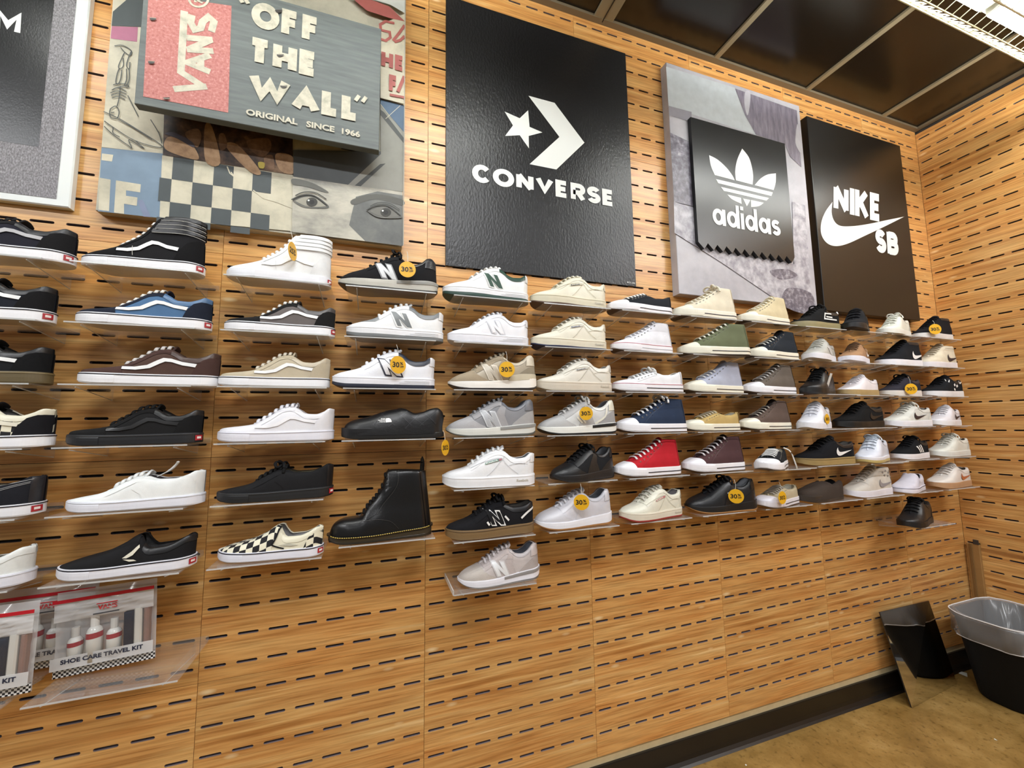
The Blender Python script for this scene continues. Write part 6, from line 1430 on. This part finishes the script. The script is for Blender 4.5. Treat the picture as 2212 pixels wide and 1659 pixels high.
def kit(x, y, z, label, tilt=.0, roll=0.0, w=.195, h=.19):
    t = thing('shoe_care_kit', label, 'packaged kit', (x, y, z), 0, 'packaged shoe care kits')
    t.rotation_euler = (tilt, roll, 0)
    hw = w / 2
    def sheet(name, x0, x1, z0, z1, y0, bulge, m, nx=14, nz=12, seed=0):
        rnd = random.Random(seed); ph = [rnd.uniform(0, 6) for _ in range(6)]
        v = []; f = []
        for j in range(nz + 1):
            for i in range(nx + 1):
                a, b = i / nx, j / nz
                k = math.sin(PI * a) ** .7 * math.sin(PI * b) ** .7
                wr = .0018 * (math.sin(17 * a + 9 * b + ph[0]) + math.sin(31 * b - 11 * a + ph[1]) + .6 * math.sin(41 * a + 23 * b + ph[2]))
                v.append((x0 + (x1 - x0) * a, y0 + bulge * k + wr * (0.2 + k) * (1 if bulge <= 0 else -1), z0 + (z1 - z0) * b))
        for j in range(nz):
            for i in range(nx): o = j * (nx + 1) + i; f.append((o, o + 1, o + nx + 2, o + nx + 1))
        return mesh(name, v, f, m, t, True)
    sheet('front_film', -hw, hw, 0, h, -.001, -.024, FILM, seed=hash(label) % 100)
    sheet('back_film', -hw, hw, 0, h, .001, .016, FILM_MILKY, seed=3)
    sheet('header_print', -hw * .98, hw * .98, h * .66, h * .9, -.011, -.004, FILM_MILKY, seed=5)
    MB().box(-hw, hw, -.0155, -.0145, h * .885, h * .925).build('zip_strip', mat('#b3202c', 'gloss'), t)
    MB().box(-hw, hw, -.0035, -.0025, .0, .019).build('checker_strip', STRIP, t)
    MB().box(-hw, hw, -.0145, -.0135, .02, .047).build('label_band', FILM_MILKY, t)
    mb = MB(); font_box(mb, 'SHOE CARE TRAVEL KIT', -hw * .8, hw * .8, .032, .042, -.0152, .035); mb.build('label_lettering', mat('#20253a'), t)
    mb = MB(); font_box(mb, 'VANS', -.012, .026, h * .74, h * .8, -.0172, .04); mb.tube([(-.014, -.0172, h * .815), (.026, -.0172, h * .815)], .0012, 4); mb.build('header_lettering', mat('#c2262c'), t)
    mb = MB(); mb.box(-.02, .03, -.0175, -.0168, h * .69, h * .705); mb.build('header_small_line', mat('#2a2c33'), t)
    for i, (bx, bh, br) in enumerate(((-.06, .082, .014), (-.024, .104, .0155), (.014, .088, .0145))):
        b = MB().lathe([(0, .024), (br, .024), (br, .024 + bh * .62), (br * .8, .024 + bh * .7), (br * .5, .024 + bh * .74)], bx, 0, 14).build('bottle', mat('#d9dad6', 'gloss'), t, True)
        MB().lathe([(br * .52, .024 + bh * .73), (br * .52, .024 + bh), (0, .024 + bh)], bx, 0, 12).build('bottle_cap', mat('#cfcfcb', 'gloss') if i != 1 else mat('#e2e2de', 'gloss'), b)
        MB().lathe([(br * 1.02, .024 + bh * .5), (br * 1.02, .024 + bh * .62)], bx, 0, 14).build('bottle_band', mat('#9c2a36', 'gloss'), b)
    b = MB().bevel_box(.036, .056, -.012, .01, .03, .122, .003).build('brush', mat('#161a2b', 'knit'), t)
    MB().bevel_box(.0565, .072, -.012, .01, .028, .13, .003).build('brush_handle', mat('#cfcdc6', 'gloss'), b)
    MB().bevel_box(.0745, .086, -.01, .01, .028, .125, .003).build('sponge', mat('#8a7168', 'knit'), t)
    return t
zk = zr(28.05) + .009
kit(-.2, -.09, zk, 'clear shoe care kit bag standing right, lettering fully visible', -.05, -.06)
kit(-.345, -.035, zk, 'clear shoe care kit bag in the middle, mostly hidden behind its neighbours', -.04, -.03, w=.19)
kit(-.398, -.15, zk, 'clear shoe care kit bag in front at the left edge', -.04, -.02)

# ------------------------------------------------------------------ on the floor by the corner
def rrect(cx, cy, hx_, hy_, r, n=6):
    out = []
    for k, (sx, sy) in enumerate(((1, 1), (-1, 1), (-1, -1), (1, -1))):
        for i in range(n + 1):
            a = PI / 2 * (k + i / n)
            out.append((cx + sx * (hx_ - r) + r * math.cos(a), cy + sy * (hy_ - r) + r * math.sin(a)))
    return out
def loft(rings):
    v = [p for r in rings for p in r]; n = len(rings[0]); f = []
    for i in range(len(rings) - 1):
        for j in range(n): f.append((i * n + j, i * n + (j + 1) % n, (i + 1) * n + (j + 1) % n, (i + 1) * n + j))
    return v, f
BX, BY, BH = 3.262, -.232, .372
t = thing('waste_bin', 'black plastic waste bin in the corner lined with a clear bag', 'bin', (BX, BY, .001))
def bring(z, grow=0.0, n=12):
    k = z / BH
    return [(x, y, z) for x, y in rrect(0, 0, .128 + .075 * k + grow, .102 + .04 * k + grow, .085 + .02 * k, n)]
v, f = loft([bring(.0, -.02), bring(.0), bring(.01, .003), bring(BH - .012, 0), bring(BH - .012, .007), bring(BH, .007), bring(BH, -.004), bring(.012, -.006)])
n_ = len(bring(0)); f += [tuple(range(n_))[::-1], tuple(range(7 * n_, 8 * n_))]
mesh('body', v, f, mat('#080808', 'suede', .6), t)
LINER = clear_mat('bin_bag_film', (.86, .86, .88, 1), .16, .17)
t2 = thing('bin_liner', 'clear plastic bag folded over the rim of the black bin', 'bag', (BX, BY, .001))
rr = random.Random(4)
def wav(ring, amp, seed):
    q = random.Random(seed); ph = [q.uniform(0, 6) for _ in range(4)]; n = len(ring); out = []
    for j, (x, y, z) in enumerate(ring):
        a = 2 * PI * j / n; k = amp * (math.sin(5 * a + ph[0]) + math.sin(11 * a + ph[1]) * .7 + math.sin(19 * a + ph[2]) * .5)
        ln = math.hypot(x, y); out.append((x + x / ln * k, y + y / ln * k, z + k * .5))
    return out
R_ = [wav(bring(BH - .1, .014, 12), .006, 1), wav(bring(BH - .095, .018, 12), .006, 2), wav(bring(BH - .05, .015, 12), .005, 3), wav(bring(BH - .006, .012, 12), .002, 4), wav(bring(BH + .007, .007, 12), .0015, 5), wav(bring(BH + .005, -.009, 12), .002, 6),
      wav(bring(BH - .06, -.024, 12), .012, 7), wav(bring(BH - .16, -.028, 12), .01, 8), wav(bring(.03, -.035, 12), .008, 9)]
v, f = loft(R_[:6]); mesh('folded_cuff', v, f, LINER, t2, True)
v, f = loft(R_[5:]); mesh('inner_bag', v, f, LINER, t2, True)
mb = MB()
mb.tube(R_[0], .0022, 5, True); mb.tube(R_[4], .0026, 5, True)
mb.build('film_edges', clear_mat('film_fold', (.7, .7, .7, 1), .25, .75), t2, True)

MIRROR = bpy.data.materials.new('mirror_glass'); _nt, _b = nodes_of(MIRROR)
_b.inputs['Base Color'].default_value = (.78, .78, .78, 1); _b.inputs['Metallic'].default_value = 1; _b.inputs['Roughness'].default_value = .035
t = thing('foot_mirror', 'frameless foot mirror leaning on the wall, reflecting the black bin', 'mirror', (2.738, -.101, .0015))
A_, B_, C_, D_ = (Vector(q) for q in ((0, 0, 0), (.415, .031, 0), (.345, .071, .386), (-.033, .071, .389)))
nrm = (B_ - A_).cross(D_ - A_).normalized()
if nrm.y > 0: nrm = -nrm
bk = -nrm * .005
mesh('mirror_face', [A_, B_, C_, D_], [(0, 1, 2, 3)], MIRROR, t)
mb = MB(); e_ = -nrm * .0006
mb.add([A_ + e_, B_ + e_, C_ + e_, D_ + e_, A_ + bk, B_ + bk, C_ + bk, D_ + bk], [(3, 2, 1, 0), (4, 5, 6, 7), (0, 1, 5, 4), (1, 2, 6, 5), (2, 3, 7, 6), (3, 0, 4, 7)])
mb.build('backing', mat('#2b2a29', 'gloss'), t)

def scrap(x, y, s, label, rot, nm='paper_scrap'):
    t_ = tag(mesh(nm, [(-s, -s * .6, .0006), (s * .9, -s * .7, .0006), (s * .7, s * .5, .0016), (-s * .3, s * .7, .0008), (-s, -s * .6, .0012), (s * .9, -s * .7, .0012), (s * .7, s * .5, .0022), (-s * .3, s * .7, .0014)],
                  [(3, 2, 1, 0), (4, 5, 6, 7), (0, 1, 5, 4), (1, 2, 6, 5), (2, 3, 7, 6), (3, 0, 4, 7)], mat('#d6dcd6', 'plain')), label, 'paper')
    t_.location = (x, y, 0); t_.rotation_euler = (0, 0, rot)
scrap(3.29, -.03, .024, 'white paper scrap on the floor between mirror and bin', .5)
scrap(1.7715, -.083, .004, 'white crumb of paper on the floor nearest the left end of the skirting', .2, 'paper_crumb')
scrap(2.825, -.329, .005, 'white crumb of paper on the floor in front of the black bin', 1.2, 'paper_crumb')
